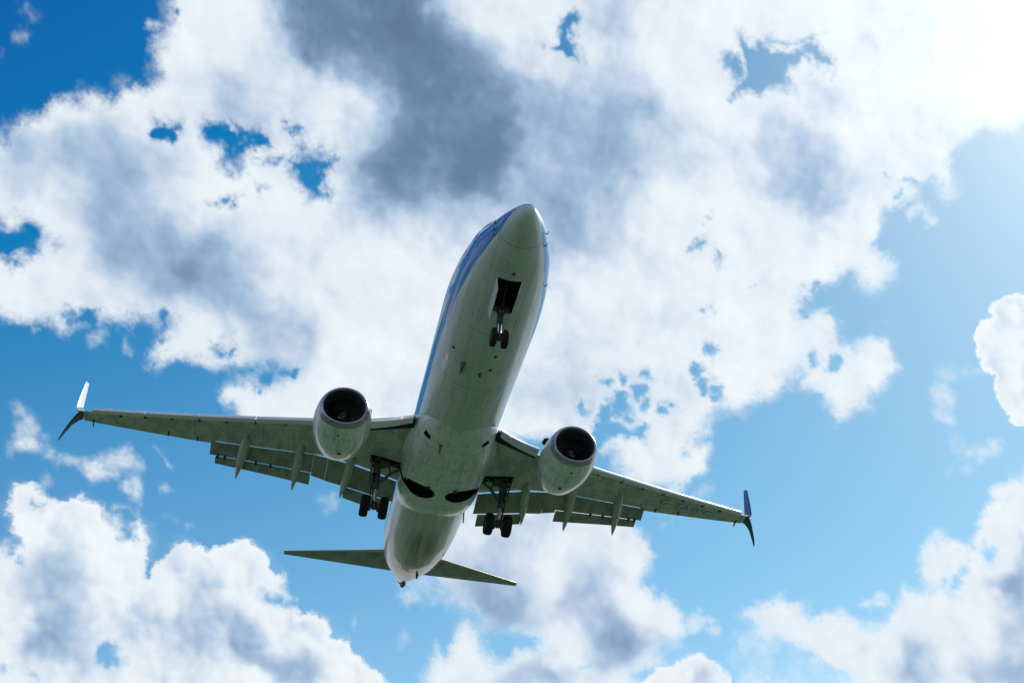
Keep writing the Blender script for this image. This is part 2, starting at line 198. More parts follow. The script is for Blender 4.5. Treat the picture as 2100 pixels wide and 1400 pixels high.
 (0.41,0.30,[(21.53,-1.88),(21.58,-2.06),(21.73,-2.14),(21.89,-2.09),(21.97,-1.92),(21.92,-1.75),(21.77,-1.66),(21.61,-1.72)]),
 (0.41,0.60,[(15.79,-1.99),(15.88,-2.28),(16.13,-2.42),(16.41,-2.33),(16.54,-2.06),(16.45,-1.77),(16.2,-1.63),(15.93,-1.72)]),
 (0.41,0.50,[(15.27,-1.77),(15.34,-2.02),(15.57,-2.15),(15.81,-2.07),(15.92,-1.83),(15.85,-1.58),(15.63,-1.45),(15.39,-1.53)]),
 (0.41,0.60,[(13.23,-3.28),(13.36,-3.71),(13.75,-3.92),(14.17,-3.78),(14.37,-3.37),(14.24,-2.93),(13.85,-2.73),(13.43,-2.87)]),
 (0.41,0.50,[(12.12,-2.93),(12.21,-3.22),(12.47,-3.36),(12.76,-3.27),(12.89,-3.0),(12.81,-2.7),(12.54,-2.56),(12.26,-2.66)]),
 (0.41,0.60,[(18.49,-1.73),(18.57,-2.02),(18.82,-2.16),(19.08,-2.06),(19.21,-1.8),(19.13,-1.51),(18.88,-1.37),(18.61,-1.47)]),
 (0.41,0.45,[(14.63,6.34),(14.7,6.12),(14.9,6.01),(15.1,6.07),(15.2,6.27),(15.13,6.49),(14.94,6.6),(14.73,6.53)]),
 (0.41,0.60,[(18.24,-0.85),(18.34,-1.21),(18.65,-1.38),(18.98,-1.26),(19.14,-0.93),(19.04,-0.57),(18.73,-0.4),(18.4,-0.51)]),
 (0.41,0.60,[(-18.85,9.75),(-18.78,9.49),(-18.55,9.37),(-18.3,9.46),(-18.17,9.7),(-18.24,9.95),(-18.47,10.07),(-18.72,9.98)]),
 (0.41,0.40,[(-8.81,-5.38),(-8.75,-5.57),(-8.58,-5.66),(-8.39,-5.61),(-8.3,-5.43),(-8.36,-5.24),(-8.54,-5.15),(-8.72,-5.21)]),
 (0.41,0.50,[(-9.68,-7.11),(-9.57,-7.45),(-9.25,-7.61),(-8.92,-7.5),(-8.76,-7.19),(-8.86,-6.86),(-9.18,-6.69),(-9.51,-6.8)]),
 (0.41,0.40,[(-17.54,10.03),(-17.48,9.81),(-17.28,9.7),(-17.06,9.78),(-16.95,9.98),(-17.01,10.2),(-17.21,10.3),(-17.43,10.23)]),
 (0.41,0.40,[(-18.25,9.2),(-18.19,8.98),(-17.99,8.88),(-17.78,8.95),(-17.67,9.15),(-17.73,9.37),(-17.93,9.48),(-18.14,9.4)]),
 (0.41,0.35,[(18.78,14.32),(18.85,14.11),(19.03,14.0),(19.23,14.05),(19.31,14.24),(19.24,14.44),(19.06,14.55),(18.86,14.5)]),
 (0.41,0.30,[(23.88,-13.04),(23.94,-13.27),(24.13,-13.38),(24.35,-13.29),(24.47,-13.06),(24.41,-12.83),(24.21,-12.73),(23.99,-12.81)]),
 (0.41,0.40,[(-24.72,-6.34),(-24.66,-6.52),(-24.5,-6.62),(-24.33,-6.56),(-24.25,-6.39),(-24.31,-6.21),(-24.47,-6.12),(-24.64,-6.17)]),
]
CLOUD_SHADE=[  # hand-placed grey shade patches painted into the cloud colour
 (-0.15,10.55,-4.54,1.66,-0.96,-2.59,0.36),
 (1.54,12.38,-2.26,0.23,-0.30,-3.48,0.24),
 (-1.78,12.21,-2.53,1.18,-0.77,-1.57,0.24),
 (-2.12,16.67,-1.30,-0.05,0.11,-2.19,0.52),
 (-2.55,9.52,-2.54,1.19,-0.88,-1.83,0.32),
 (2.00,8.83,-2.79,0.27,-0.17,-2.02,0.12),
 (-1.53,6.63,-2.10,1.47,-1.48,-2.09,0.46),
 (-0.44,4.47,-1.53,0.14,-0.16,-1.79,0.24),
 (-3.79,12.65,-1.52,0.14,-0.14,-1.49,0.20),
 (-7.39,9.96,-1.78,0.16,-0.10,-1.00,0.14),
 (3.74,5.35,-2.79,0.27,-0.13,-1.52,0.16),
 (7.87,6.45,-3.24,-0.23,0.11,-1.25,0.30),
 (-12.95,10.43,-1.57,-1.85,1.05,-0.89,0.62),
 (-13.92,8.48,-1.82,-0.51,0.33,-1.34,0.45),
 (-11.61,11.07,-1.25,0.10,-0.11,-1.00,0.15),
 (-13.54,13.96,-1.11,0.09,-0.08,-0.68,0.16),
 (-5.76,1.47,-1.15,0.10,-0.06,-0.72,0.18),
 (21.24,4.71,-1.50,-0.41,0.51,-1.99,0.50),
 (20.76,2.58,-1.68,0.18,-0.10,-1.45,0.55),
 (20.03,6.91,-1.35,0.17,-0.09,-1.56,0.42),
 (19.33,2.98,-1.82,0.20,-0.11,-1.46,0.35),
 (17.70,2.66,-1.85,0.20,-0.10,-1.34,0.40),
 (16.82,3.25,-1.87,0.20,-0.09,-1.23,0.25),
 (22.73,4.05,-1.09,0.13,-0.09,-1.43,0.20),
 (18.77,1.57,-2.53,0.25,-0.09,-1.22,0.28),
 (24.59,6.44,-1.92,0.25,-0.05,-0.94,0.22),
 (26.07,6.71,-0.83,0.11,-0.06,-1.17,0.25),
 (15.17,0.19,-1.67,-0.64,0.37,-1.06,0.52),
 (13.65,-0.93,-1.36,-0.81,0.65,-1.18,0.52),
 (12.61,-1.84,-1.45,0.13,-0.10,-1.12,0.40),
 (16.65,1.04,-1.87,-0.16,0.08,-0.99,0.35),
 (20.90,-0.12,-2.93,0.29,-0.10,-1.21,0.14),
 (17.77,11.17,-1.60,0.21,-0.09,-1.67,0.22),
 (16.60,10.84,-1.39,0.19,-0.07,-1.19,0.25),
 (22.06,7.49,-1.76,0.23,-0.05,-0.95,0.22),
 (23.74,6.55,-1.72,0.23,-0.08,-1.42,0.18),
 (13.35,4.37,-1.92,-0.15,0.09,-1.00,0.12),
 (14.42,9.67,-3.33,0.41,-0.06,-0.97,0.25),
 (10.59,9.89,-0.73,0.09,-0.10,-1.47,0.25),
 (22.94,-13.59,-1.28,0.04,-0.16,-1.28,0.45),
 (23.37,-14.42,-1.06,0.03,-0.15,-1.15,0.20),
 (22.07,-16.24,-1.45,0.32,-0.30,-1.01,0.45),
 (21.64,-14.60,-1.30,0.03,-0.18,-1.39,0.30),
 (23.31,-16.49,-1.27,0.02,-0.09,-0.68,0.35),
 (18.69,-15.34,-0.72,-0.10,0.04,-0.87,0.45),
 (19.47,-16.18,-1.78,0.05,-0.12,-0.92,0.20),
 (17.18,-16.58,-1.59,0.05,-0.15,-1.17,0.28),
 (17.41,-12.79,-1.14,0.05,-0.11,-0.95,0.22),
 (15.68,-15.83,-0.81,0.03,-0.13,-1.05,0.42),
 (15.44,-13.91,-0.93,0.05,-0.08,-0.71,0.30),
 (13.25,-16.69,-1.15,-0.70,0.33,-0.59,0.62),
 (12.22,-17.36,-1.09,-0.55,0.28,-0.62,0.50),
 (11.06,-18.14,-1.08,-0.15,0.03,-0.59,0.55),
 (14.61,-16.97,-1.39,0.05,-0.11,-0.94,0.25),
 (21.00,-17.83,-1.96,0.04,-0.12,-0.91,0.30),
 (17.17,-18.45,-1.36,0.04,-0.09,-0.68,0.20),
 (18.48,-13.32,-1.35,0.06,-0.11,-0.94,0.10),
 (0.70,-14.42,-1.03,-0.28,0.25,-0.90,0.90),
 (1.30,-13.47,-1.52,0.11,-0.09,-0.99,0.30),
 (2.10,-11.65,-1.77,0.13,-0.14,-1.49,0.30),
 (0.11,-12.51,-1.27,0.10,-0.11,-1.24,0.18),
 (3.09,-13.22,-1.51,0.10,-0.11,-1.23,0.25),
 (1.86,-10.12,-2.03,0.15,-0.09,-1.00,0.20),
 (-1.19,-9.89,-1.28,0.11,-0.07,-0.75,0.20),
 (-3.31,-13.62,-1.02,0.08,-0.07,-0.79,0.45),
 (-4.91,-14.37,-0.98,-0.25,0.27,-0.95,0.55),
 (-5.26,-15.57,-1.14,0.09,-0.09,-1.10,0.45),
 (-6.72,-14.59,-1.01,0.09,-0.05,-0.73,0.36),
 (-4.21,-12.17,-1.28,0.11,-0.09,-1.00,0.20),
 (-6.29,-15.73,-1.52,0.13,-0.08,-0.98,0.25),
 (-2.33,-14.07,-1.77,0.14,-0.08,-0.99,0.20),
 (-1.12,-17.72,-1.89,0.13,-0.06,-0.68,0.55),
 (-9.95,-17.00,-0.87,0.08,-0.03,-0.49,0.50),
 (-5.06,-16.21,-1.52,0.13,-0.07,-0.97,0.25),
 (-20.79,-15.71,-0.96,0.12,-0.04,-0.91,0.60),
 (-24.57,-15.11,-1.04,0.14,-0.03,-0.83,0.55),
 (-25.67,-10.58,-0.51,0.06,-0.03,-0.59,0.70),
 (-24.85,-10.56,-0.81,-0.05,0.04,-0.30,0.35),
 (-25.18,-8.04,-0.47,0.06,-0.03,-0.49,0.25),
 (-25.97,-15.28,-0.69,0.10,-0.13,-6.95,0.50),
 (-20.94,-13.74,-0.96,0.11,-0.03,-0.61,0.05),
 (-25.30,0.03,-0.68,-0.19,0.27,-1.09,0.50),
 (-24.41,3.24,-0.82,0.07,-0.10,-1.00,0.22),
 (-25.17,1.54,-0.46,0.04,-0.11,-1.26,0.30),
 (-15.66,16.80,-0.72,0.05,-0.08,-0.60,0.10),
 (-3.62,-2.22,-5.14,0.46,-0.14,-1.55,0.06),
 (-2.08,-2.36,-2.31,0.21,-0.18,-2.05,0.12),
 (-0.05,-2.79,-1.54,0.13,-0.18,-2.05,0.14),
 (-5.28,-6.47,-2.83,0.25,-0.09,-1.02,0.10),
]
DECK=[  # outlines of the darkest painted cloud shade
 (0.87,0.78,[(14.79,22.84),(14.46,15.18),(13.96,13.83),(13.48,12.82),(12.68,12.32),(11.95,12.94),(10.79,12.8),(9.72,12.15),(8.97,11.19),(9.08,10.02),(9.3,9.05),(10.1,8.21),(10.4,7.19),(8.38,6.65),(5.9,6.96),(3.43,7.67),(2.27,9.05),(2.47,11.29),(3.4,13.41),(4.27,14.78),(5.83,15.57),(7.14,16.61),(7.64,23.9)]),
 (1.54,0.28,[(14.16,22.94),(13.28,14.4),(11.31,13.46),(9.32,12.74),(8.47,11.12),(8.29,8.67),(6.99,8.06),(4.85,9.54),(5.09,12.49),(6.51,14.77),(9.06,23.7)]),
]

SKY_R = 20000.0
# ---- cloud field on the heaven map (pure numpy), inserted verbatim in the scene script
def gnoise(x, y, seed):
    """2-D gradient noise, about -1..1"""
    xi = np.floor(x).astype(np.int64); yi = np.floor(y).astype(np.int64); fx = x-xi; fy = y-yi
    def g(i, j, dx, dy):
        h = (i*374761393+j*668265263+seed*974634777) & 0xffffffff
        h = ((h ^ (h >> 13))*1274126177) & 0xffffffff
        a = ((h ^ (h >> 16)) & 0xffff)*(6.2831853/65536.0)
        return np.cos(a)*dx+np.sin(a)*dy
    u = fx*fx*fx*(fx*(fx*6-15)+10); v = fy*fy*fy*(fy*(fy*6-15)+10)
    a = g(xi, yi, fx, fy)*(1-u)+g(xi+1, yi, fx-1, fy)*u
    b = g(xi, yi+1, fx, fy-1)*(1-u)+g(xi+1, yi+1, fx-1, fy-1)*u
    return (a*(1-v)+b*v)*1.5
def fbm(x, y, wl, octs, seed, gain=.55, billow=False):
    s = np.zeros_like(x); a = 1.0; tot = 0.0; c, q = math.cos(.6), math.sin(.6)
    for o in range(octs):
        n = gnoise(x/wl+o*7.3, y/wl-o*3.1, seed+o)
        s += a*((np.abs(n)*2-.62) if billow else n); tot += a*a
        a *= gain; wl *= .5; x, y = x*c-y*q, x*q+y*c
    return s/math.sqrt(tot)
def cells(x, y, wl, octs, seed, gain=.5):
    """heaped round puffs: smooth domes that meet in creases, 0..1"""
    s = np.zeros_like(x); a = 1.0; tot = 0.0; c, q = math.cos(.9), math.sin(.9)
    for o in range(octs):
        u, v = x/wl+o*3.7, y/wl+o*1.9; xi = np.floor(u).astype(np.int64); yi = np.floor(v).astype(np.int64); best = np.zeros_like(x)
        for di in (-1, 0, 1):
            for dj in (-1, 0, 1):
                i, j = xi+di, yi+dj
                h = (i*374761393+j*668265263+(seed+o)*974634777) & 0xffffffff
                h = ((h ^ (h >> 13))*1274126177) & 0xffffffff; h = h ^ (h >> 16)
                px, py = i+.5+((h & 255)/255.0-.5)*.9, j+.5+(((h >> 8) & 255)/255.0-.5)*.9
                r2 = (.75+.5*((h >> 16) & 255)/255.0)**2
                best = np.maximum(best, 1-((u-px)**2+(v-py)**2)/r2)
        s += a*best; tot += a; a *= gain; wl *= .5; x, y = x*c-y*q, x*q+y*c
    return s/tot
def sdf(P, x, y):
    P = np.array(P); d = np.full(x.shape, 1e9); inside = np.zeros(x.shape, bool)
    for i in range(len(P)):
        (x1, y1), (x2, y2) = P[i], P[(i+1) % len(P)]
        dx, dy = x2-x1, y2-y1
        t = np.clip(((x-x1)*dx+(y-y1)*dy)/(dx*dx+dy*dy+1e-12), 0, 1)
        d = np.minimum(d, (x-x1-t*dx)**2+(y-y1-t*dy)**2)
        cr = (y1 > y) != (y2 > y)
        inside ^= cr & (x < (x2-x1)*(y-y1)/(y2-y1+1e-15)+x1)
    d = np.sqrt(d)
    return np.where(inside, d, -d)
SUNMAP = np.array([-.80, .60])        # way to the sun on the map
def blend(t, a, b): return b+(a-b)*t
def cloud_fields(X, Y):
    """density of cloud and its light and shade, painted per vertex"""
    wx = .30*fbm(X, Y, 1.5, 4, 11, .6); wy = .30*fbm(X, Y, 1.5, 4, 31, .6)
    x, y = X+wx, Y+wy
    C = np.full(X.shape, -3.0); Ct = np.full(X.shape, -3.0); crisp = np.zeros(X.shape); opac = np.ones(X.shape)
    for soft, cap, P in CLOUDS:
        xs = [p[0] for p in P]; ys = [p[1] for p in P]
        m = (x > min(xs)-3) & (x < max(xs)+3) & (y > min(ys)-3) & (y < max(ys)+3)
        if not m.any(): continue
        s = sdf(P, x[m], y[m])/soft
        if cap < .8:
            s = np.clip(s, -3, .62); better = s > Ct[m]
            om = opac[m]; om[better] = min(1, cap+.12); opac[m] = om; Ct[m] = np.maximum(Ct[m], s); continue
        s = np.clip(s, -3, cap); better = s > C[m]
        cm = crisp[m]; cm[better] = 1.0 if soft < .56 and cap > 1 else 0.0; crisp[m] = cm
        C[m] = np.maximum(C[m], s)
    xh, yh = X+1.5*wx+.16*fbm(X, Y, .55, 4, 401, .6), Y+1.5*wy+.16*fbm(X, Y, .55, 4, 431, .6)
    for soft, dep, P in HOLES:
        xs = [p[0] for p in P]; ys = [p[1] for p in P]
        m = (x > min(xs)-2.5) & (x < max(xs)+2.5) & (y > min(ys)-2.5) & (y < max(ys)+2.5)
        if not m.any(): continue
        s = sdf(P, xh[m], yh[m])/max(soft*1.7, .62)
        crisp[m] = np.minimum(crisp[m], np.clip((-s-.25)/1.2, 0, 1))
        C[m] = np.minimum(C[m], np.where(s > -.12, -(s+.12)*1.9, -(s+.12)*1.25)+(1-dep)*1.15)
    C = np.where(C > 0, 2.3*np.tanh(C/1.7), C)
    # wisps: noise sheared through itself
    q1 = fbm(X, Y, 1.1, 5, 201, .58); q2 = fbm(X, Y, 1.1, 5, 231, .58)
    n = fbm(X+.55*q1, Y+.55*q2, 1.7, 8, 71, .53)
    bil = fbm(X+.6*wx, Y+.6*wy, 2.2, 7, 51, .53, True)
    dome = cells(X+.35*wx+.10*q1, Y+.35*wy+.10*q2, 2.3, 5, 501, .52)-.62
    D = C+blend(crisp, 1.15*dome+.22*n, .80*dome+.62*n)
    # a thin veil hangs round the ragged parts
    veil = np.clip((C+.75+.9*fbm(X+.8*q2, Y+.8*q1, 2.4, 5, 261, .55))/1.5, 0, 1); veil = .42*veil*veil*(3-2*veil)*(1-.65*crisp)
    tn = np.clip((Ct+.62*n+.5*bil+.45*dome+.28)/1.6, 0, 1); veil = np.maximum(veil, tn*tn*(3-2*tn)*opac)
    # slow light and dark masses, painted by hand into the clouds
    wl = .85*fbm(X, Y, 3.2, 4, 91, .55); wl2 = .85*fbm(X, Y, 3.2, 4, 97, .55)
    xb, yb = X+wl+.5*wx, Y+wl2+.5*wy
    T = np.zeros(X.shape)
    for mx, my, ax, ay, bx, by, amp in CLOUD_SHADE:
        det = ax*by-ay*bx
        u = ((xb-mx)*by-(yb-my)*bx)/det; v = (ax*(yb-my)-ay*(xb-mx))/det
        T += .9*amp*np.exp(-.75*(u*u+v*v)**1.1)
    T = .60*np.tanh(.74*T/.60)
    for soft, amp, P in DECK:
        T += amp/(1+np.exp(-2.2*np.clip(sdf(P, xb, yb)/soft, -12, 12)))
    # relief of the billows: sunward sides lighter, far sides darker, baked into the colour
    def puff(x_, y_): return fbm(x_, y_, 3.2, 5, 151, .50, True)*.65+fbm(x_, y_, 2.6, 3, 171, .5)*.35
    e = .40
    px, py = X+.5*wx, Y+.5*wy
    p0 = puff(px, py); p1 = puff(px+SUNMAP[0]*e, py+SUNMAP[1]*e); p2 = puff(px+SUNMAP[0]*2*e, py+SUNMAP[1]*2*e)
    rel = (p1-p0)*.62+(p2-p0)*.30
    gx, gy = X+.35*wx+.10*q1, Y+.35*wy+.10*q2
    h0 = cells(gx, gy, 2.3, 4, 501, .52)
    h1 = cells(gx+SUNMAP[0]*.30, gy+SUNMAP[1]*.30, 2.3, 3, 501, .52)
    puffs = np.clip((h1-cells(gx, gy, 2.3, 3, 501, .52))*1.5+(.62-h0)*.55, -.5, .9)
    rel = blend(crisp, .35*rel+.95*puffs, .75*rel+.48*puffs)
    inner = np.clip((D-.15)/1.2, 0, 1); inner = inner*inner*(3-2*inner)
    lowf = fbm(X+1.2*wl, Y+1.2*wl2, 4.2, 3, 131, .5)+.25*fbm(X+wl, Y+wl2, 1.4, 3, 137, .5)
    shade = T*(1+.20*lowf+.25*np.clip(rel, -.6, .8))+inner*(.11+.10*lowf)+inner*np.clip(rel, -.6, 1.0)*blend(crisp, .34-.2*np.clip(T, 0, 1), .15-.08*np.clip(T, 0, 1))
    shade = np.where(shade > .8, .8+.55*np.tanh((shade-.8)/.7), shade)
    return D, crisp, veil, np.maximum(shade, 0.0)

def build_sky():
    azc = np.concatenate([np.arange(-54, 38.01, 0.12), np.arange(39.2, 305.4, 1.2)])
    elc = np.concatenate([np.arange(-3, 9, 1.0), np.arange(9, 54.01, 0.09), np.arange(55, 89.6, 1.0)])
    A, E = np.meshgrid(np.radians(azc), np.radians(elc))
    nE, nA = A.shape
    V = np.stack([np.cos(A)*np.cos(E), np.sin(A)*np.cos(E), np.sin(E)], -1).reshape(-1, 3)
    V = np.vstack([V, [[0, 0, 1.0]]]); nv = nE*nA
    a0, e0 = R(-10), R(33)
    c = np.array([math.cos(a0)*math.cos(e0), math.sin(a0)*math.cos(e0), math.sin(e0)])
    eh = np.array([-math.sin(a0), math.cos(a0), 0]); uh = np.cross(c, eh)
    k = 2/np.maximum(1+V@c, .08)
    X = np.degrees(k*(V@eh)); Y = np.degrees(k*(V@uh))
    D, crisp, veil, shade = cloud_fields(X, Y)
    # the rest of the heavens, beyond the traced part
    edge = np.clip(np.maximum(np.abs(X)-28.5, np.abs(Y)-20.5)/6, 0, 1); edge = edge*edge*(3-2*edge)
    far = fbm(X, Y, 14, 7, 301, .55)*1.7+.35
    far_shade = np.clip(.12+.35*fbm(X, Y, 16, 4, 331, .5), 0, .7)*np.clip(far, 0, 1)
    D = D*(1-edge)+far*edge; shade = shade*(1-edge)+far_shade*edge; veil = veil*(1-edge)
    # opening round the sun itself
    ok = ((V[:nv]@np.array(SUN)) < math.cos(R(1.2))).reshape(nE, nA)
    j, i = np.meshgrid(np.arange(nE-1), np.arange(nA), indexing='ij'); i2 = (i+1) % nA
    good = ok[j, i] & ok[j, i2] & ok[j+1, i] & ok[j+1, i2]
    Q = np.stack([j*nA+i, (j+1)*nA+i, (j+1)*nA+i2, j*nA+i2], -1)[good]
    ii = np.arange(nA); Tr = np.stack([(nE-1)*nA+ii, np.full(nA, nv), (nE-1)*nA+(ii+1) % nA], -1)
    me = bpy.data.meshes.new('sky')
    me.vertices.add(nv+1); me.vertices.foreach_set('co', (V*SKY_R).astype(np.float32).ravel())
    loops = np.concatenate([Q.ravel(), Tr.ravel()]).astype(np.int32)
    starts = np.concatenate([np.arange(len(Q))*4, len(Q)*4+np.arange(nA)*3]).astype(np.int32)
    me.loops.add(len(loops)); me.loops.foreach_set('vertex_index', loops)
    me.polygons.add(len(starts)); me.polygons.foreach_set('loop_start', starts)
    me.polygons.foreach_set('use_smooth', [True]*len(starts))
    me.update(calc_edges=True)
    for nm, dat in (('cover', D), ('crisp', crisp), ('veil', veil), ('baked_shade', shade)):  # last one holds painted cloud light and shade, driving the emission
        at = me.attributes.new(nm, 'FLOAT', 'POINT'); at.data.foreach_set('value', dat.astype(np.float32))
    ob = bpy.data.objects.new('sky', me); col.objects.link(ob); ob['kind'] = 'structure'
    # material
    M = NT('sky_with_clouds'); M.n.remove(M.bsdf)
    tc = M.node('ShaderNodeTexCoord')
    v = M.vmath('NORMALIZE', tc.outputs['Object'])
    sky = M.n.new('ShaderNodeTexSky'); set_sky(sky); M.link(v, sky.inputs[0])
    s1 = M.vmath('SCALE', sky.outputs[0], s=0.1)
    # the camera's rendering of sky blue
    cx_ = M.node('ShaderNodeCombineXYZ')
    for i, (row, off) in enumerate((((2.021, -.264, .11), -.236), ((1.866, -1.46, 1.419), -.286), ((.988, -1.356, 1.783), -.050))):
        M.link(M.math('ADD', M.vmath('DOT_PRODUCT', s1, row), off), cx_.inputs[i])
    s4 = M.vmath('MAXIMUM', cx_.outputs[0], (0.006, 0.06, 0.25))
    cosun = M.vmath('DOT_PRODUCT', v, tuple(SUN))
    cover = M.attr('cover').outputs['Fac']; crisp = M.attr('crisp').outputs['Fac']
    dep = M.attr('baked_shade').outputs['Fac']
    fine = M.noise(v, 300.0, 6, .62, .6)
    d = M.math('ADD', cover, M.math('MULTIPLY', M.math('SUBTRACT', fine, .5), 1.05))
    d = M.math('ADD', d, M.math('MULTIPLY_ADD', crisp, -.18, .30))
    d = M.math('DIVIDE', d, M.math('MULTIPLY_ADD', crisp, -1.15, 1.75))
    alpha = M.maprange(d, 0, 1, 0, 1, True)
    veil = M.math('MULTIPLY', M.attr('veil').outputs['Fac'], M.math('MULTIPLY_ADD', fine, 1.1, .45), clamp=True)
    alpha = M.math('SUBTRACT', 1.0, M.math('MULTIPLY', M.math('SUBTRACT', 1.0, alpha), M.math('SUBTRACT', 1.0, veil)))
    # the baked shade picks the cloud colour, white to dark blue-grey
    T = M.math('ADD', dep, M.math('MULTIPLY', M.math('SUBTRACT', fine, .5), .05))
    cl = M.ramp(M.math('DIVIDE', T, 1.3), [(0.0, (.88, .93, .96)), (.115, (.77, .845, .915)), (.231, (.59, .695, .83)), (.385, (.375, .515, .70)), (.577, (.23, .345, .51)), (.769, (.15, .24, .385)), (1.0, (.105, .175, .30))])
    glow = M.math('POWER', M.math('MAXIMUM', cosun, 0.0), 26.0)
    cl2 = M.vmath('SCALE', cl, s=M.math('MULTIPLY_ADD', glow, .20, 1.0))
    aure = M.math('MULTIPLY', M.math('POWER', M.math('MAXIMUM', cosun, 0.0), 320.0), .6)
    res = M.vmath('ADD', M.mix(alpha, s4, cl2), aure)
    em = M.node('ShaderNodeEmission', {'Color': res, 'Strength': 1.0})
    M.link(em.outputs[0], M.out.inputs[0])
    M.m.cycles.emission_sampling = 'NONE'
    me.materials.append(M.m)
build_sky()

# ---------------------------------------------------------------- ground
def build_ground():
    M = NT('grass_field')
    tc = M.node('ShaderNodeTexCoord')
    a = M.noise(tc.outputs['Object'], .06, 6, .6); b = M.noise(tc.outputs['Object'], 3.0, 5, .65)
    c1 = M.ramp(a, [(.3, (.053, .098, .060)), (.7, (.080, .128, .078))])
    c2 = M.ramp(b, [(.3, (.6, .6, .6)), (.7, (1.2, 1.2, 1.2))])
    M.link(M.mix(1.0, c1, c2, 'MULTIPLY'), M.bsdf.inputs['Base Color']); M.bsdf.inputs['Roughness'].default_value = .95
    M.bsdf.inputs['Specular IOR Level'].default_value = .1
    bm = bmesh.new(); n = 96
    rad = [0, 20, 60, 200, 600, 2000, 6000, SKY_R*1.02]
    prev = [bm.verts.new((0, 0, 0))]
    for r in rad[1:]:
        ring = [bm.verts.new((r*math.cos(2*math.pi*i/n), r*math.sin(2*math.pi*i/n), 0)) for i in range(n)]
        for i in range(n):
            j = (i+1) % n
            bm.faces.new((prev[0], ring[i], ring[j]) if len(prev) == 1 else (prev[i], ring[i], ring[j], prev[j]))
        prev = ring
    me = bpy.data.meshes.new('ground'); bm.to_mesh(me); bm.free(); me.materials.append(M.m)
    ob = bpy.data.objects.new('ground', me); col.objects.link(ob); ob['kind'] = 'structure'
build_ground()
# ---------------------------------------------------------------- materials of the aircraft
def principled(name, base, rough=.4, metal=0.0, coat=0.0, spec=.5):
    M = NT(name); b = M.bsdf
    M.put(b.inputs['Base Color'], (*base, 1) if isinstance(base, tuple) else base)
    b.inputs['Roughness'].default_value = rough; b.inputs['Metallic'].default_value = metal
    b.inputs['Coat Weight'].default_value = coat; b.inputs['Specular IOR Level'].default_value = spec
    return M
def grime_and_light_blotches(M, base, dark, scale=(0.5, 3.5, 3.5), amount=(.45, .75), n=2.2):
    tc = M.node('ShaderNodeTexCoord')
    mp = M.node('ShaderNodeMapping', {'Vector': tc.outputs['Object']}); mp.inputs['Scale'].default_value = scale
    f = M.noise(mp.outputs[0], n, 7, .62)
    k = M.maprange(f, amount[0], amount[1], 0, 1, True)
    return M.mix(k, base, dark), tc, k
def lines(M, coord, positions, width):
    acc = None
    for p in positions:
        a = M.math('ABSOLUTE', M.math('SUBTRACT', coord, p))
        k = M.math('LESS_THAN', a, width)
        acc = k if acc is None else M.math('MAXIMUM', acc, k)
    return acc

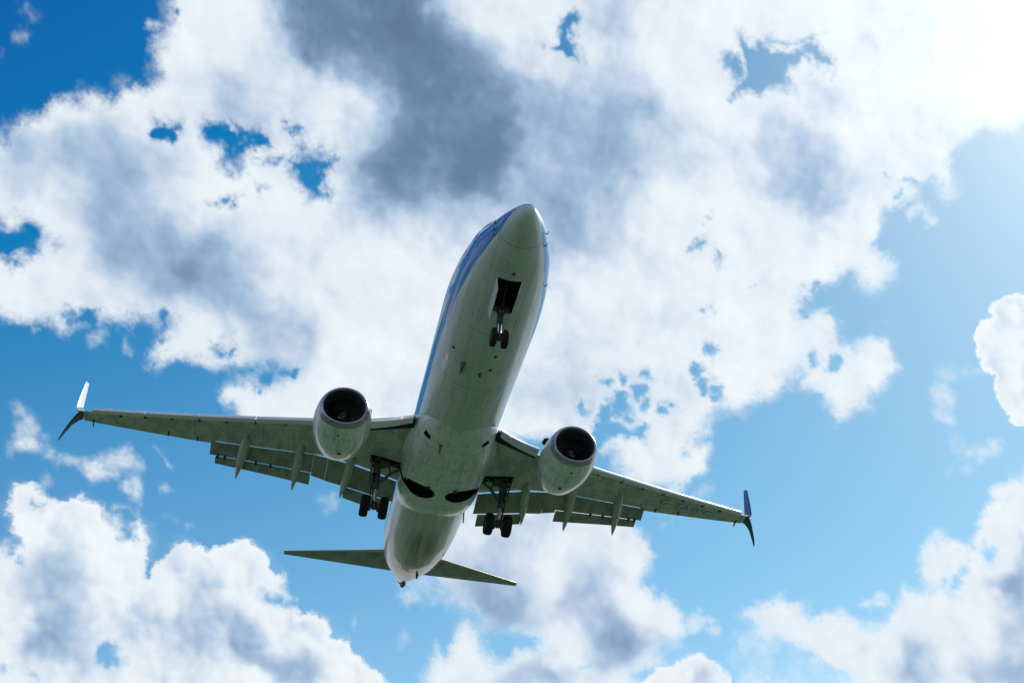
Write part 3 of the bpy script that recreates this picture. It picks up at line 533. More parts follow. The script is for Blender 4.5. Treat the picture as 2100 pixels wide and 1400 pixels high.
def mat_fuselage():
    M = NT('fuselage_paint'); b = M.bsdf
    white, tc, k = grime_and_light_blotches(M, (.56, .60, .59), (.44, .47, .42), (.25, 1.4, 1.4), (.42, .75))
    sep = M.node('ShaderNodeSeparateXYZ', {0: tc.outputs['Object']})
    x, y, z = sep.outputs
    # oily streaks trailing aft along the keel
    mp = M.node('ShaderNodeMapping', {'Vector': tc.outputs['Object']}); mp.inputs['Scale'].default_value = (.09, 1.7, .8)
    st = M.noise(mp.outputs[0], 2.0, 5, .6)
    keel = M.math('MULTIPLY', M.maprange(z, -1.0, -1.9, 0, 1, True), M.maprange(x, 6, 26, .15, 1.0))
    aft = M.math('MULTIPLY', M.maprange(x, 22, 25, 0, 1, True), M.maprange(M.math('ABSOLUTE', y), .25, 1.25, 1, 0, True))
    dirt = M.math('MULTIPLY', M.maprange(st, .25, .66, .15, 1, True), M.math('MAXIMUM', M.math('MULTIPLY', keel, .30), M.math('MULTIPLY', aft, .95)), clamp=True)
    c = M.mix(dirt, white, (.17, .125, .06))
    ln = lines(M, x, (1.35, 6.05, 9.9, 13.3, 24.9, 28.6, 32.4), .014)
    ln2 = M.math('MULTIPLY', lines(M, M.math('ABSOLUTE', y), (.72, 1.25), .009), M.math('LESS_THAN', z, -.9))
    ln = M.math('MAXIMUM', ln, M.math('MULTIPLY', ln2, .7))
    for cx_, cy_, a_, b_ in ((7.0, .35, .28, .22), (8.9, -.55, .4, .26), (10.7, .5, .45, .3), (11.6, -.35, .25, .25), (2.3, .35, .25, .16), (5.4, -.5, .3, .2), (5.2, .75, .22, .16), (25.6, .4, .4, .3), (27.2, -.35, .5, .25), (29.8, .3, .5, .2)):
        e_ = M.math('MAXIMUM', M.math('SUBTRACT', M.math('ABSOLUTE', M.math('SUBTRACT', x, cx_)), a_), M.math('SUBTRACT', M.math('ABSOLUTE', M.math('SUBTRACT', y, cy_)), b_))
        ln = M.math('MAXIMUM', ln, M.math('MULTIPLY', M.math('LESS_THAN', M.math('ABSOLUTE', e_), .011), .75))
    ln = M.math('MULTIPLY', ln, M.math('LESS_THAN', z, .4))
    vo = M.node('ShaderNodeTexVoronoi', {'Vector': tc.outputs['Object'], 'Scale': 1.7, 'Randomness': .9})
    ln = M.math('MAXIMUM', ln, M.math('MULTIPLY', M.math('LESS_THAN', vo.outputs['Distance'], .045), .8))
    c = M.mix(M.math('MULTIPLY', ln, .62), c, (.085, .065, .045))
    # blue livery above a line that dips at the nose
    zl = M.ramp(M.math('DIVIDE', x, 38.0), [(0.0, (.56,)*3), (.011, (.545,)*3), (.03, (.41,)*3), (.065, (.385,)*3), (.10, (.40,)*3), (.14, (.44,)*3), (.18, (.49,)*3), (.24, (.60,)*3), (.36, (.60,)*3), (.60, (.66,)*3), (.70, (1.0,)*3)])
    zl2 = M.math('SUBTRACT', M.math('MULTIPLY', zl, 2.0), 2.0)
    isb = M.maprange(M.math('SUBTRACT', z, zl2), -.006, .006, 0, 1)
    c = M.mix(isb, c, (.0, .175, .50))
    M.link(c, b.inputs['Base Color'])
    b.inputs['Roughness'].default_value = .34; M.put(b.inputs['Specular IOR Level'], M.math('MULTIPLY_ADD', isb, -.28, .35)); M.put(b.inputs['Coat Weight'], M.math('MULTIPLY_ADD', isb, .3, .35)); b.inputs['Coat Roughness'].default_value = .035
    # skin ripple so that reflections wobble like sheet metal
    mp2 = M.node('ShaderNodeMapping', {'Vector': tc.outputs['Object']}); mp2.inputs['Scale'].default_value = (1.0, 2.0, 2.0)
    nz = M.noise(mp2.outputs[0], .9, 2, .5)
    bp = M.node('ShaderNodeBump', {'Strength': .06, 'Distance': .10, 'Height': nz})
    M.link(bp.outputs[0], b.inputs['Normal']); M.link(bp.outputs[0], b.inputs['Coat Normal'])
    return M.m
def mat_white(name, base=(.64, .68, .67), rough=.32, seams=True):
    M = NT(name); b = M.bsdf
    c, tc, k = grime_and_light_blotches(M, base, tuple(v*.62 for v in base), (.6, 2.2, 2.2), (.46, .74))
    sep = M.node('ShaderNodeSeparateXYZ', {0: tc.outputs['Object']}); x, y, z = sep.outputs
    mp = M.node('ShaderNodeMapping', {'Vector': tc.outputs['Object']}); mp.inputs['Scale'].default_value = (.25, 5.0, 5.0)
    st = M.noise(mp.outputs[0], 1.6, 6, .65)
    c = M.mix(M.maprange(st, .56, .70, 0, .55, True), c, (.30, .20, .09))
    vo = M.node('ShaderNodeTexVoronoi', {'Vector': tc.outputs['Object'], 'Scale': 3.2, 'Randomness': .8})
    dots = M.math('MULTIPLY', M.math('LESS_THAN', vo.outputs['Distance'], .075), M.math('GREATER_THAN', M.noise(tc.outputs['Object'], 1.1, 2), .52))
    c = M.mix(M.math('MULTIPLY', dots, .6), c, (.10, .09, .06))
    if seams:
        c = M.mix(M.math('MULTIPLY', lines(M, x, seams if isinstance(seams, tuple) else (14.85, 16.2, 17.4, 20.2), .012), .6), c, (.13, .09, .06))
    if isinstance(seams, tuple):
        ay = M.math('ABSOLUTE', y)
        c = M.mix(M.math('MULTIPLY', M.math('MULTIPLY', lines(M, ay, (4.88, 4.45, 5.31), .012), M.math('GREATER_THAN', x, 13.5)), .55), c, (.10, .08, .05))
        rn = M.noise(tc.outputs['Object'], 5.0, 5, .7)
        c = M.mix(M.math('MULTIPLY', M.maprange(rn, .62, .70, 0, 1, True), M.math('MULTIPLY', lines(M, x, (13.6, 14.6), .16), .75)), c, (.33, .15, .05))
    M.link(c, b.inputs['Base Color']); b.inputs['Roughness'].default_value = rough
    b.inputs['Coat Weight'].default_value = .35; b.inputs['Coat Roughness'].default_value = .08
    return M.m
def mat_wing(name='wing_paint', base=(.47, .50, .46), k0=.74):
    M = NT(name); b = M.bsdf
    c, tc, k = grime_and_light_blotches(M, base, tuple(v*k0 for v in base), (.8, 1.3, 1.3), (.47, .56), 1.3)  # hard-edged noise blotches imitate reflected light patches in the wing colour
    sep = M.node('ShaderNodeSeparateXYZ', {0: tc.outputs['Object']}); x, y, z = sep.outputs
    ay = M.math('ABSOLUTE', y)
    ln = lines(M, ay, (3.6, 5.2, 7.2, 8.4, 10.0, 11.6, 13.2, 14.8, 16.3), .012)
    # spanwise spar lines follow the sweep
    q = M.math('SUBTRACT', x, M.math('MULTIPLY', ay, .47))
    ln = M.math('MAXIMUM', ln, lines(M, q, (15.25, 16.0, 16.62), .012))
    c = M.mix(M.math('MULTIPLY', ln, .55), c, (.12, .12, .09))
    # oval access covers along the tank
    sp = M.math('ABSOLUTE', M.math('SUBTRACT', M.math('FRACT', M.math('MULTIPLY', ay, 1.25)), .5))
    qq = M.math('MULTIPLY', M.math('SUBTRACT', q, 15.62), 3.4)
    rr = M.math('SQRT', M.math('ADD', M.math('POWER', M.math('MULTIPLY', sp, 2.0), 2.0), M.math('POWER', qq, 2.0)))
    cov = M.math('LESS_THAN', M.math('ABSOLUTE', M.math('SUBTRACT', rr, .55)), .05)
    c = M.mix(M.math('MULTIPLY', cov, .4), c, (.12, .12, .09))
    mp = M.node('ShaderNodeMapping', {'Vector': tc.outputs['Object']}); mp.inputs['Scale'].default_value = (.5, 6.0, 1.0)
    st = M.noise(mp.outputs[0], 1.5, 6, .65)
    c = M.mix(M.maprange(st, .56, .72, 0, .5, True), c, (.20, .17, .10))
    M.link(c, b.inputs['Base Color']); b.inputs['Roughness'].default_value = .38
    b.inputs['Coat Weight'].default_value = .15
    return M.m
MAT = {}
MAT['fuselage'] = mat_fuselage()
MAT['white'] = mat_white('white_paint')
MAT['cowl'] = mat_white('cowling_paint', (.68, .73, .72), .26, (13.55, 14.55, 15.3))
MAT['wing'] = mat_wing()
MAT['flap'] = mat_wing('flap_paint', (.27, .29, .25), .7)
MAT['fairing'] = mat_white('fairing_paint', (.40, .44, .40), .35, False)
MAT['slat'] = principled('bare_slat_metal', (.68, .70, .74), .28, .75).m
MAT['lip'] = principled('inlet_lip_metal', (.36, .36, .41), .32, .85).m
MAT['dark'] = principled('dark_bay', (.014, .015, .014), .85, 0, 0, .1).m
MAT['duct'] = principled('inlet_duct', (.055, .06, .065), .55).m
MAT['fan'] = principled('fan_titanium', (.10, .10, .11), .4, .6).m
MAT['tyre'] = principled('tyre_rubber', (.012, .012, .012), .8, 0, 0, .2).m
MAT['strut'] = principled('gear_grey_enamel', (.065, .072, .066), .45).m
MAT['chrome'] = principled('chromed_piston', (.75, .76, .78), .16, 1.0).m
MAT['rim'] = principled('wheel_rim', (.22, .23, .24), .45, .4).m
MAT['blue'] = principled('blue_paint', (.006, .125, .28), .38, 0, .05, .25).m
MAT['teal'] = principled('dark_blue_paint', (.006, .062, .105), .3, 0, .4).m
MAT['bwhite'] = principled('white_paint_sunlit_winglet', (.60, .63, .66), .3, 0, .4).m  # on the starboard winglet this white stands in for sunlight
MAT['gap'] = principled('gap_shade_and_fittings', (.03, .032, .03), .8, 0, 0, .2).m  # near-black holds the leading edge gap's shade; also on small fittings
MAT['apu'] = principled('sooty_exhaust', (.15, .10, .05), .65).m
MAT['brown'] = principled('worn_leading_edge', (.52, .42, .27), .35, .6).m
MAT['letters'] = principled('faded_blue_letters', (.10, .19, .45), .5).m
MAT['red'] = principled('red_paint', (.30, .045, .02), .4).m
MAT['antenna'] = principled('antenna_grey', (.022, .027, .025), .6).m
def emitter(name, c, s):
    M = NT(name); M.bsdf.inputs['Base Color'].default_value = (*c, 1)
    M.bsdf.inputs['Emission Color'].default_value = (*c, 1); M.bsdf.inputs['Emission Strength'].default_value = s
    return M.m
MAT['lamp'] = emitter('landing_lamp_glow', (1.0, .58, .18), 1.0)
MAT['green'] = emitter('green_lamp', (.12, .9, .15), .9)
MAT['redlamp'] = emitter('red_lamp', (1.0, .16, .05), .8)

# ---------------------------------------------------------------- mesh helpers
def link(name, V, F, mat, parent=None, smooth=True, angle=40, label=None):
    me = bpy.data.meshes.new(name); me.from_pydata([tuple(float(c) for c in v) for v in V], [], F)
    bm = bmesh.new(); bm.from_mesh(me); bmesh.ops.remove_doubles(bm, verts=bm.verts, dist=1e-5)
    bmesh.ops.recalc_face_normals(bm, faces=bm.faces); bm.to_mesh(me); bm.free()
    for m in (mat if isinstance(mat, (list, tuple)) else [mat]): me.materials.append(m)
    if smooth:
        me.polygons.foreach_set('use_smooth', [True]*len(me.polygons)); me.set_sharp_from_angle(angle=R(angle))
    ob = bpy.data.objects.new(name, me); col.objects.link(ob)
    if parent: ob.parent = parent
    if label: ob['label'] = label
    return ob
class MB:
    """collects vertices and faces of one mesh"""
    def __init__(s): s.V = []; s.F = []
    def loft(s, rings, cap=True, closed=True):
        n = len(rings[0]); b = len(s.V)
        for r in rings: s.V += [tuple(p) for p in r]
        for k in range(len(rings)-1):
            for i in range(n if closed else n-1):
                j = (i+1) % n
                s.F.append((b+k*n+i, b+k*n+j, b+(k+1)*n+j, b+(k+1)*n+i))
        if cap and closed:
            s.F.append(tuple(b+i for i in range(n))[::-1]); s.F.append(tuple(b+(len(rings)-1)*n+i for i in range(n)))
        return s
    def tube(s, p, q, r0, r1=None, n=16):
        p, q = Vector(p), Vector(q); r1 = r0 if r1 is None else r1
        d = (q-p).normalized(); a = d.orthogonal().normalized(); c = d.cross(a)
        ring = lambda o, r: [o+(a*math.cos(t)+c*math.sin(t))*r for t in [2*math.pi*i/n for i in range(n)]]
        return s.loft([ring(p, r0), ring(q, r1)])
    def pipe(s, pts, r, n=8):
        for a, b in zip(pts[:-1], pts[1:]): s.tube(a, b, r, r, n)
        return s
    def lathe(s, base, axis, prof, n=32, cap=True):
        base = Vector(base); d = Vector(axis).normalized(); a = d.orthogonal().normalized(); c = d.cross(a)
        s.loft([[base+d*h+(a*math.cos(2*math.pi*i/n)+c*math.sin(2*math.pi*i/n))*max(r, 1e-4) for i in range(n)] for h, r in prof], cap)
        return s
    def plate(s, P, thick):
        P = [Vector(p) for p in P]; nrm = (P[1]-P[0]).cross(P[2]-P[0]).normalized()*thick*.5
        return s.loft([[p-nrm for p in P], [p+nrm for p in P]])
    def box(s, c, d):
        x, y, z = c; a, b, e = d[0]/2, d[1]/2, d[2]/2
        return s.loft([[(x-a, y-b, z+k*e), (x+a, y-b, z+k*e), (x+a, y+b, z+k*e), (x-a, y+b, z+k*e)] for k in (-1, 1)])
    def build(s, name, mat, parent=None, **kw): return link(name, s.V, s.F, mat, parent, **kw)
def pch(xs, ys, x):
    """monotone cubic interpolation"""
    xs = np.array(xs, float); ys = np.array(ys, float); h = np.diff(xs); dl = np.diff(ys)/h
    m = np.zeros_like(xs); m[0], m[-1] = dl[0], dl[-1]
    for i in range(1, len(xs)-1):
        if dl[i-1]*dl[i] > 0:
            w1, w2 = 2*h[i]+h[i-1], h[i]+2*h[i-1]; m[i] = (w1+w2)/(w1/dl[i-1]+w2/dl[i])
    x = np.clip(np.asarray(x, float), xs[0], xs[-1]); i = np.clip(np.searchsorted(xs, x)-1, 0, len(h)-1); t = (x-xs[i])/h[i]
    return ys[i]*(1+2*t)*(1-t)**2+h[i]*m[i]*t*(1-t)**2+ys[i+1]*t*t*(3-2*t)+h[i]*m[i+1]*t*t*(t-1)
def cut(ob, cutter, mat):
    """carve a bay out of a part; the cutter is thrown away"""
    cutter.data.materials.clear(); cutter.data.materials.append(mat)
    if mat.name not in [m.name for m in ob.data.materials]: ob.data.materials.append(mat)
    md = ob.modifiers.new('bay', 'BOOLEAN'); md.operation = 'DIFFERENCE'; md.object = cutter; md.solver = 'EXACT'; md.material_mode = 'TRANSFER'
    dg = bpy.context.evaluated_depsgraph_get(); dg.update()
    me = bpy.data.meshes.new_from_object(ob.evaluated_get(dg), preserve_all_data_layers=True, depsgraph=dg)
    ob.modifiers.clear(); old = ob.data; nm = old.name; ob.data = me; bpy.data.meshes.remove(old); me.name = nm
    me.set_sharp_from_angle(angle=R(38))
    c = cutter.data; bpy.data.objects.remove(cutter); bpy.data.meshes.remove(c)

# ---------------------------------------------------------------- the airliner (X aft, Y starboard, Z up, origin at the nose datum)
jet = bpy.data.objects.new('airliner', None); col.objects.link(jet)
jet.location = (27.8566, -4.1544, 26.0706); jet.rotation_euler = (0, R(3.0), 0)
jet['label'] = 'white and blue twin-engine passenger jet flying overhead with its landing gear and flaps lowered'
jet['category'] = 'airliner'

# fuselage
ST = [(0.0, -1.0, -1.0, .0), (.04, -1.14, -.86, .13), (.12, -1.24, -.745, .235), (.4, -1.40, -.56, .42), (1.0, -1.59, -.25, .73), (1.6, -1.73, .04, .96), (2.2, -1.83, .42, 1.16),
      (3.0, -1.94, 1.0, 1.385), (4.0, -2.02, 1.46, 1.575), (5.0, -2.06, 1.74, 1.73), (6.2, -2.08, 1.88, 1.84), (7.5, -2.08, 1.93, 1.88), (26, -2.08, 1.93, 1.88),
      (28, -1.88, 1.93, 1.86), (30, -1.46, 1.93, 1.74), (32, -.93, 1.92, 1.50), (34, -.31, 1.88, 1.03), (36, .36, 1.75, .53), (37.4, .82, 1.55, .23), (38.0, 1.02, 1.38, .11)]
SX = [s[0] for s in ST]
def fus(x): return tuple(pch(SX, [s[i] for s in ST], x) for i in (1, 2, 3))
def fus_zm(x): return np.interp(x, [0, 6.2, 26, 38], [-1, -.07, -.07, 1.18])
def fus_ring(x, n=96, grow=0.0):
    b, t, wd = (float(v) for v in fus(x)); zm = float(fus_zm(x)); zm = min(max(zm, b), t); out = []
    for i in range(n):
        a = 2*math.pi*i/n; cy, sz = math.cos(a), math.sin(a)
        h = (t-zm) if sz > 0 else (zm-b)
        out.append((x, (wd+grow)*cy, zm+(h+grow)*sz))
    return out
def fus_bottom(x, y):
    b, t, wd = (float(v) for v in fus(x)); zm = float(fus_zm(x))
    return zm-(zm-b)*math.sqrt(max(0, 1-(y/wd)**2))
xs = [0.0, .015, .04, .08, .13, .2, .3, .42, .56, .72, .9]+list(np.arange(1.1, 36.25, .22))+[36.3]
mb = MB(); mb.loft([fus_ring(float(x)) for x in xs])
body = mb.build('fuselage', MAT['fuselage'], jet)
well = MB(); well.loft([[(2.88+.05*0, y, z) for y, z in ((-.47, -3), (.43, -3), (.43, -1.15), (-.47, -1.15))], [(4.62, y, z) for y, z in ((-.45, -3), (.40, -3), (.40, -1.15), (-.45, -1.15))]])
cut(body, well.build('cutter', MAT['dark'], jet), MAT['dark'])
mb = MB(); mb.loft([fus_ring(x, 32, g) for x, g in ((36.3, .004), (36.7, .004), (37.2, -.01), (37.6, -.03), (37.9, -.05), (38.0, -.09))]); mb.lathe((36.1, -.12, .40), (1, 0, .26), [(0, .0), (.02, .10), (.35, .155), (1.0, .15), (1.4, .11), (1.42, 0)], 24); ap = mb.build('exhaust_cone', MAT['apu'], jet)

# small fittings on the fuselage
def blade_antenna(name, x, y, ln, h, mat, lean=0.0, tip=.6):
    z = fus_bottom(x, y); z2 = fus_bottom(x+ln, y); b = MB(); t = .055
    b.loft([[(x, y-t, z+.03), (x+ln*.3, y-t*1.5, z+.03), (x+ln, y, z2+.03), (x+ln*.3, y+t*1.5, z+.03)],
            [(x+ln*(1-tip), y-t*.5, z-h), (x+ln*(1-tip*.7), y-t*.7, z-h), (x+ln, y, z2-h), (x+ln*(1-tip*.7), y+t*.7, z-h)]])
    return b.build(name, mat, body)
blade_antenna('blade_antenna', 8.15, .72, .95, .16, MAT['antenna'], tip=.85)
blade_antenna('blade_antenna', 8.62, -.02, .20, .13, MAT['antenna'])
blade_antenna('blade_antenna', 8.3, -.36, .12, .07, MAT['antenna'])
blade_antenna('blade_antenna', 7.35, -.38, .11, .07, MAT['antenna'])
blade_antenna('blade_antenna', 7.84, 1.2, .11, .06, MAT['antenna'])
blade_antenna('blade_antenna', 2.45, -.06, .12, .07, MAT['antenna'])
blade_antenna('drain_mast', 30.75, -.42, .16, .26, MAT['antenna'])
for x, y, z, s in ((1.40, .84, -.75, 1), (1.43, .84, -1.02, 1), (1.52, .84, -1.17, 1), (1.44, -.86, -.70, -1), (1.62, -.88, -1.11, -1), (3.83, -1.39, -1.07, -1)):
    b = MB(); b.tube((x, y-.05*s, z), (x+.02, y+.09*s, z), .022, .016, 8); b.tube((x+.02, y+.09*s, z), (x-.16, y+.10*s, z), .016, .009, 8)
    b.build('probe', MAT['antenna'], body)
# cockpit panes on the upper nose
for s in (1, -1):
    for (xa, xb, a0, a1) in ((1.95, 2.75, 88, 58), (2.3, 3.15, 55, 30), (2.95, 3.5, 34, 16)):
        b = MB(); rows = []
        for x in np.linspace(xa, xb, 5):
            bt, tp, wd = (float(v) for v in fus(x)); zm = float(fus_zm(x)); row = []
            for a in np.linspace(R(a0), R(a1), 6): row.append((x, s*(wd+.006)*math.cos(a), zm+(tp-zm+.006)*math.sin(a)))
            rows.append(row)
        b.loft(rows, cap=False, closed=False); b.build('cockpit_window', MAT['duct'], body)

# belly fairing with open wheel wells
FX = [12.6, 13.5, 15.0, 16.5, 19.4, 20.4, 21.2, 21.8, 22.6]
FB = [-1.92, -2.12, -2.31, -2.38, -2.38, -2.33, -2.17, -1.95, -1.55]
FW = [1.1, 1.52, 1.82, 1.95, 2.0, 1.98, 1.94, 1.88, 1.74]
def fairing_ring(x, n=72):
    zb, wd = float(pch(FX, FB, x)), float(pch(FX, FW, x)); zt = -.45; h = zt-zb; out = []
    for i in range(n):
        a = 2*math.pi*i/n; c, s_ = math.cos(a), math.sin(a)
        if s_ < 0: out.append((x, wd*math.copysign(abs(c)**(2/2.7), c), zt-h*abs(s_)**(2/2.7)))
        else: out.append((x, wd*c*(1-.25*s_), zt+.5*s_))
    return out
mb = MB(); mb.loft([fairing_ring(float(x)) for x in np.linspace(12.6, 22.6, 51)])
fair = mb.build('belly_fairing', MAT['white'], jet)
def bay_cutter(s, top, y1=3.35):
    c = MB(); pts = []
    cx, cyy, rx, ry = 18.80, .98*s, .60, .74
    for i in range(40):
        a = 2*math.pi*i/40; pts.append((cx+rx*math.cos(a), cyy+ry*math.sin(a)))
    c.loft([[(x, y, -3.2) for x, y in pts], [(x, y, top) for x, y in pts]])
    return c.build('cutter', MAT['dark'], jet)
def slot_cutter(s, z0, z1, xa=18.72, xb=19.30, y0=1.2, y1=3.35):
    c = MB(); q = [(xa+.05, s*y0), (xb-.1, s*y0), (xb, s*y1), (xa, s*y1)]
    c.loft([[(x, y, z0) for x, y in q], [(x, y, z1 if z1 is not None else wz(y)+.15) for x, y in q]])
    return c.build('cutter', MAT['dark'], jet)
for s in (1, -1):
    cut(fair, bay_cutter(s, -1.0), MAT['dark']); cut(body, bay_cutter(s, -.95), MAT['dark'])
    cut(fair, slot_cutter(s, -3.0, -1.2, 18.86, 19.26, y1=2.6), MAT['dark'])
for s in (1, -1):
    MB().pipe([(18.3, s*.5, -1.35), (18.9, s*.8, -1.3), (19.3, s*1.4, -1.35)], .03, 8).pipe([(18.4, s*1.5, -1.5), (18.8, s*1.2, -1.45), (19.3, s*.6, -1.5)], .022, 8).box((18.6, s*.95, -1.25), (.35, .4, .18)).build('well_piping', MAT['strut'], fair)
    MB().lathe((18.22, s*.62, -2.36), (0, 0, -1), [(0, .11), (.05, .10), (.07, .06), (.075, 0)], 16).build('seal_fitting', MAT['antenna'], fair)
# ram air inlets, lamps and beacon under the fairing
for s in (1, -1):
    q = [(14.47, s*1.46, -1.77), (14.15, s*1.40, -1.77), (14.22, s*1.13, -1.99), (14.47, s*1.14, -2.03)]; nv = Vector((0, s*.62, -.78))
    c_ = MB(); c_.loft([[Vector(p)+nv*.25 for p in q], [Vector(p)-nv*.30 for p in q]]); cut(fair, c_.build('cutter', MAT['dark'], jet), MAT['dark'])
    b = MB(); b.lathe((14.65, s*.90, -2.13), (-.3, 0, -1), [(0, .11), (.05, .10), (.08, .05), (.085, 0)], 20); b.build('flush_lamp', MAT['chrome'], fair)
b = MB(); b.lathe((14.5, .62, -2.17), (0, 0, -1), [(0, .10), (.06, .09), (.12, .05), (.14, 0)], 20); b.build('beacon', MAT['red'], fair)
def fairing_z(x, y):
    zb, wd = float(pch(FX, FB, x)), float(pch(FX, FW, x)); return -.45-(-.45-zb)*max(0, 1-(abs(y)/wd)**2.7)**(1/2.7)
b = MB(); b.loft([[(x, y0+k*wd_, fairing_z(x, y0+k*wd_)-.008) for k in (-1, 0, 1)] for x, y0, wd_ in ((14.50, .62, .05), (14.7, .61, .04), (14.95, .60, .03), (15.2, .60, .012))], cap=False, closed=False); b.build('leak_stain', MAT['red'], fair)
blade_antenna('drain_mast', 22.3, -1.66, .2, .0, MAT['antenna'])
b = MB(); b.plate([(22.2, -1.62, -1.25), (22.45, -1.62, -1.2), (22.55, -1.66, -1.75), (22.42, -1.66, -1.75)], .04); b.build('drain_mast', MAT['antenna'], fair)

# ---------------------------------------------------------------- wings
def wz(y): y = abs(y); return -1.2+.105*y+.69*(y/17)**2
def LE(y): return float(np.interp(y, [1.2, 1.9, 4.0, 6.24, 17.1], [14.75, 15.30, 16.68, 17.50, 22.90]))
def TEi(y): return float(np.interp(y, [1.2, 1.9, 4.05, 5.7, 10.64], [20.75, 20.60, 20.10, 20.15, 21.70]))
def TEo(y): return float(np.interp(y, [10.64, 17.1], [21.97, 23.74]))
def yt(s): return 5*(.2969*math.sqrt(s)-.126*s-.3516*s*s+.2843*s**3-.1015*s**4)
def low(s, c): return .030*c*(1-s)**5-.010*c*4*s*(1-s)
def wing_low(x, y):
    y = abs(y); te = TEi(y) if y < 10.64 else TEo(y); le = LE(y); c = te-le; s = min(max((x-le)/c, 0), 1); return wz(y)+low(s, c)
def wing_ring(y, te, blunt):
    le = LE(y); c = te-le; tk = float(np.interp(y, [1.2, 6, 17], [.135, .115, .095])); up = []; dn = []
    S = [(1-math.cos(math.pi*i/16))/2 for i in range(17)]
    for s in S:
        zl = wz(y)+low(s, c); k = yt(s)*tk*c*1.75 if s > 0 else 0
        up.append((le+s*c, y, zl+k*(1-s*.35)+blunt*s)); dn.append((le+s*c, y, zl))
    return up+dn[::-1][:-1] if blunt else up+dn[::-1][1:-1]
def mirror(V): return [(x, -y, z) for x, y, z in V]
def flapfun(pts):
    """pts: (y, LEx, LEdz, TEx, TEdz) at stations -> slab element"""
    rings = []
    for y, x0, d0, x1, d1, th in pts:
        a = Vector((x0, y, wz(y)+d0)); b = Vector((x1, y, wz(y)+d1)); ch = b-a; L = ch.length
        nrm = Vector((-ch.z, 0, ch.x)).normalized()*-1  # downward side
        ring = []
        S = [0, .04, .12, .25, .45, .7, 1]
        for s in S: ring.append(a+ch*s-nrm*(th*L*2.2*math.sqrt(s)*(1-s*.93)))
        for s in S[::-1]: ring.append(a+ch*s+nrm*(th*L*.55*math.sqrt(s)*(1-s*.97)))
        rings.append([tuple(p) for p in ring[:-1]])
    return rings
def canoe(root, knee, tip, wd):
    """flap track fairing drooping with the flap"""
    root, knee, tip = Vector(root), Vector(knee), Vector(tip); rings = []
    prof = [(0, .02, .03), (.08, .30, .28), (.2, .62, .55), (.38, .88, .85), (.52, 1, 1), (.62, .98, .95), (.75, .78, .74), (.88, .45, .44), (.96, .2, .2), (1, .03, .03)]
    for t, a, bb in prof:
        p = root.lerp(knee, t/.5) if t < .5 else knee.lerp(tip, (t-.5)/.5)
        n = 18; ring = []
        for i in range(n):
            an = 2*math.pi*i/n; c, s_ = math.cos(an), math.sin(an)
            ring.append((p.x, p.y+wd*a*c, p.z+(wd*1.25*bb*s_ if s_ > 0 else wd*1.75*bb*s_)))
        rings.append(ring)
    return rings
def add(name, rings_or_mb, mat, parent, sgn, **kw):
    m = rings_or_mb if isinstance(rings_or_mb, MB) else MB().loft(rings_or_mb)
    V = m.V if sgn > 0 else mirror(m.V)
    return link(name, V, m.F, mat, parent, **kw)
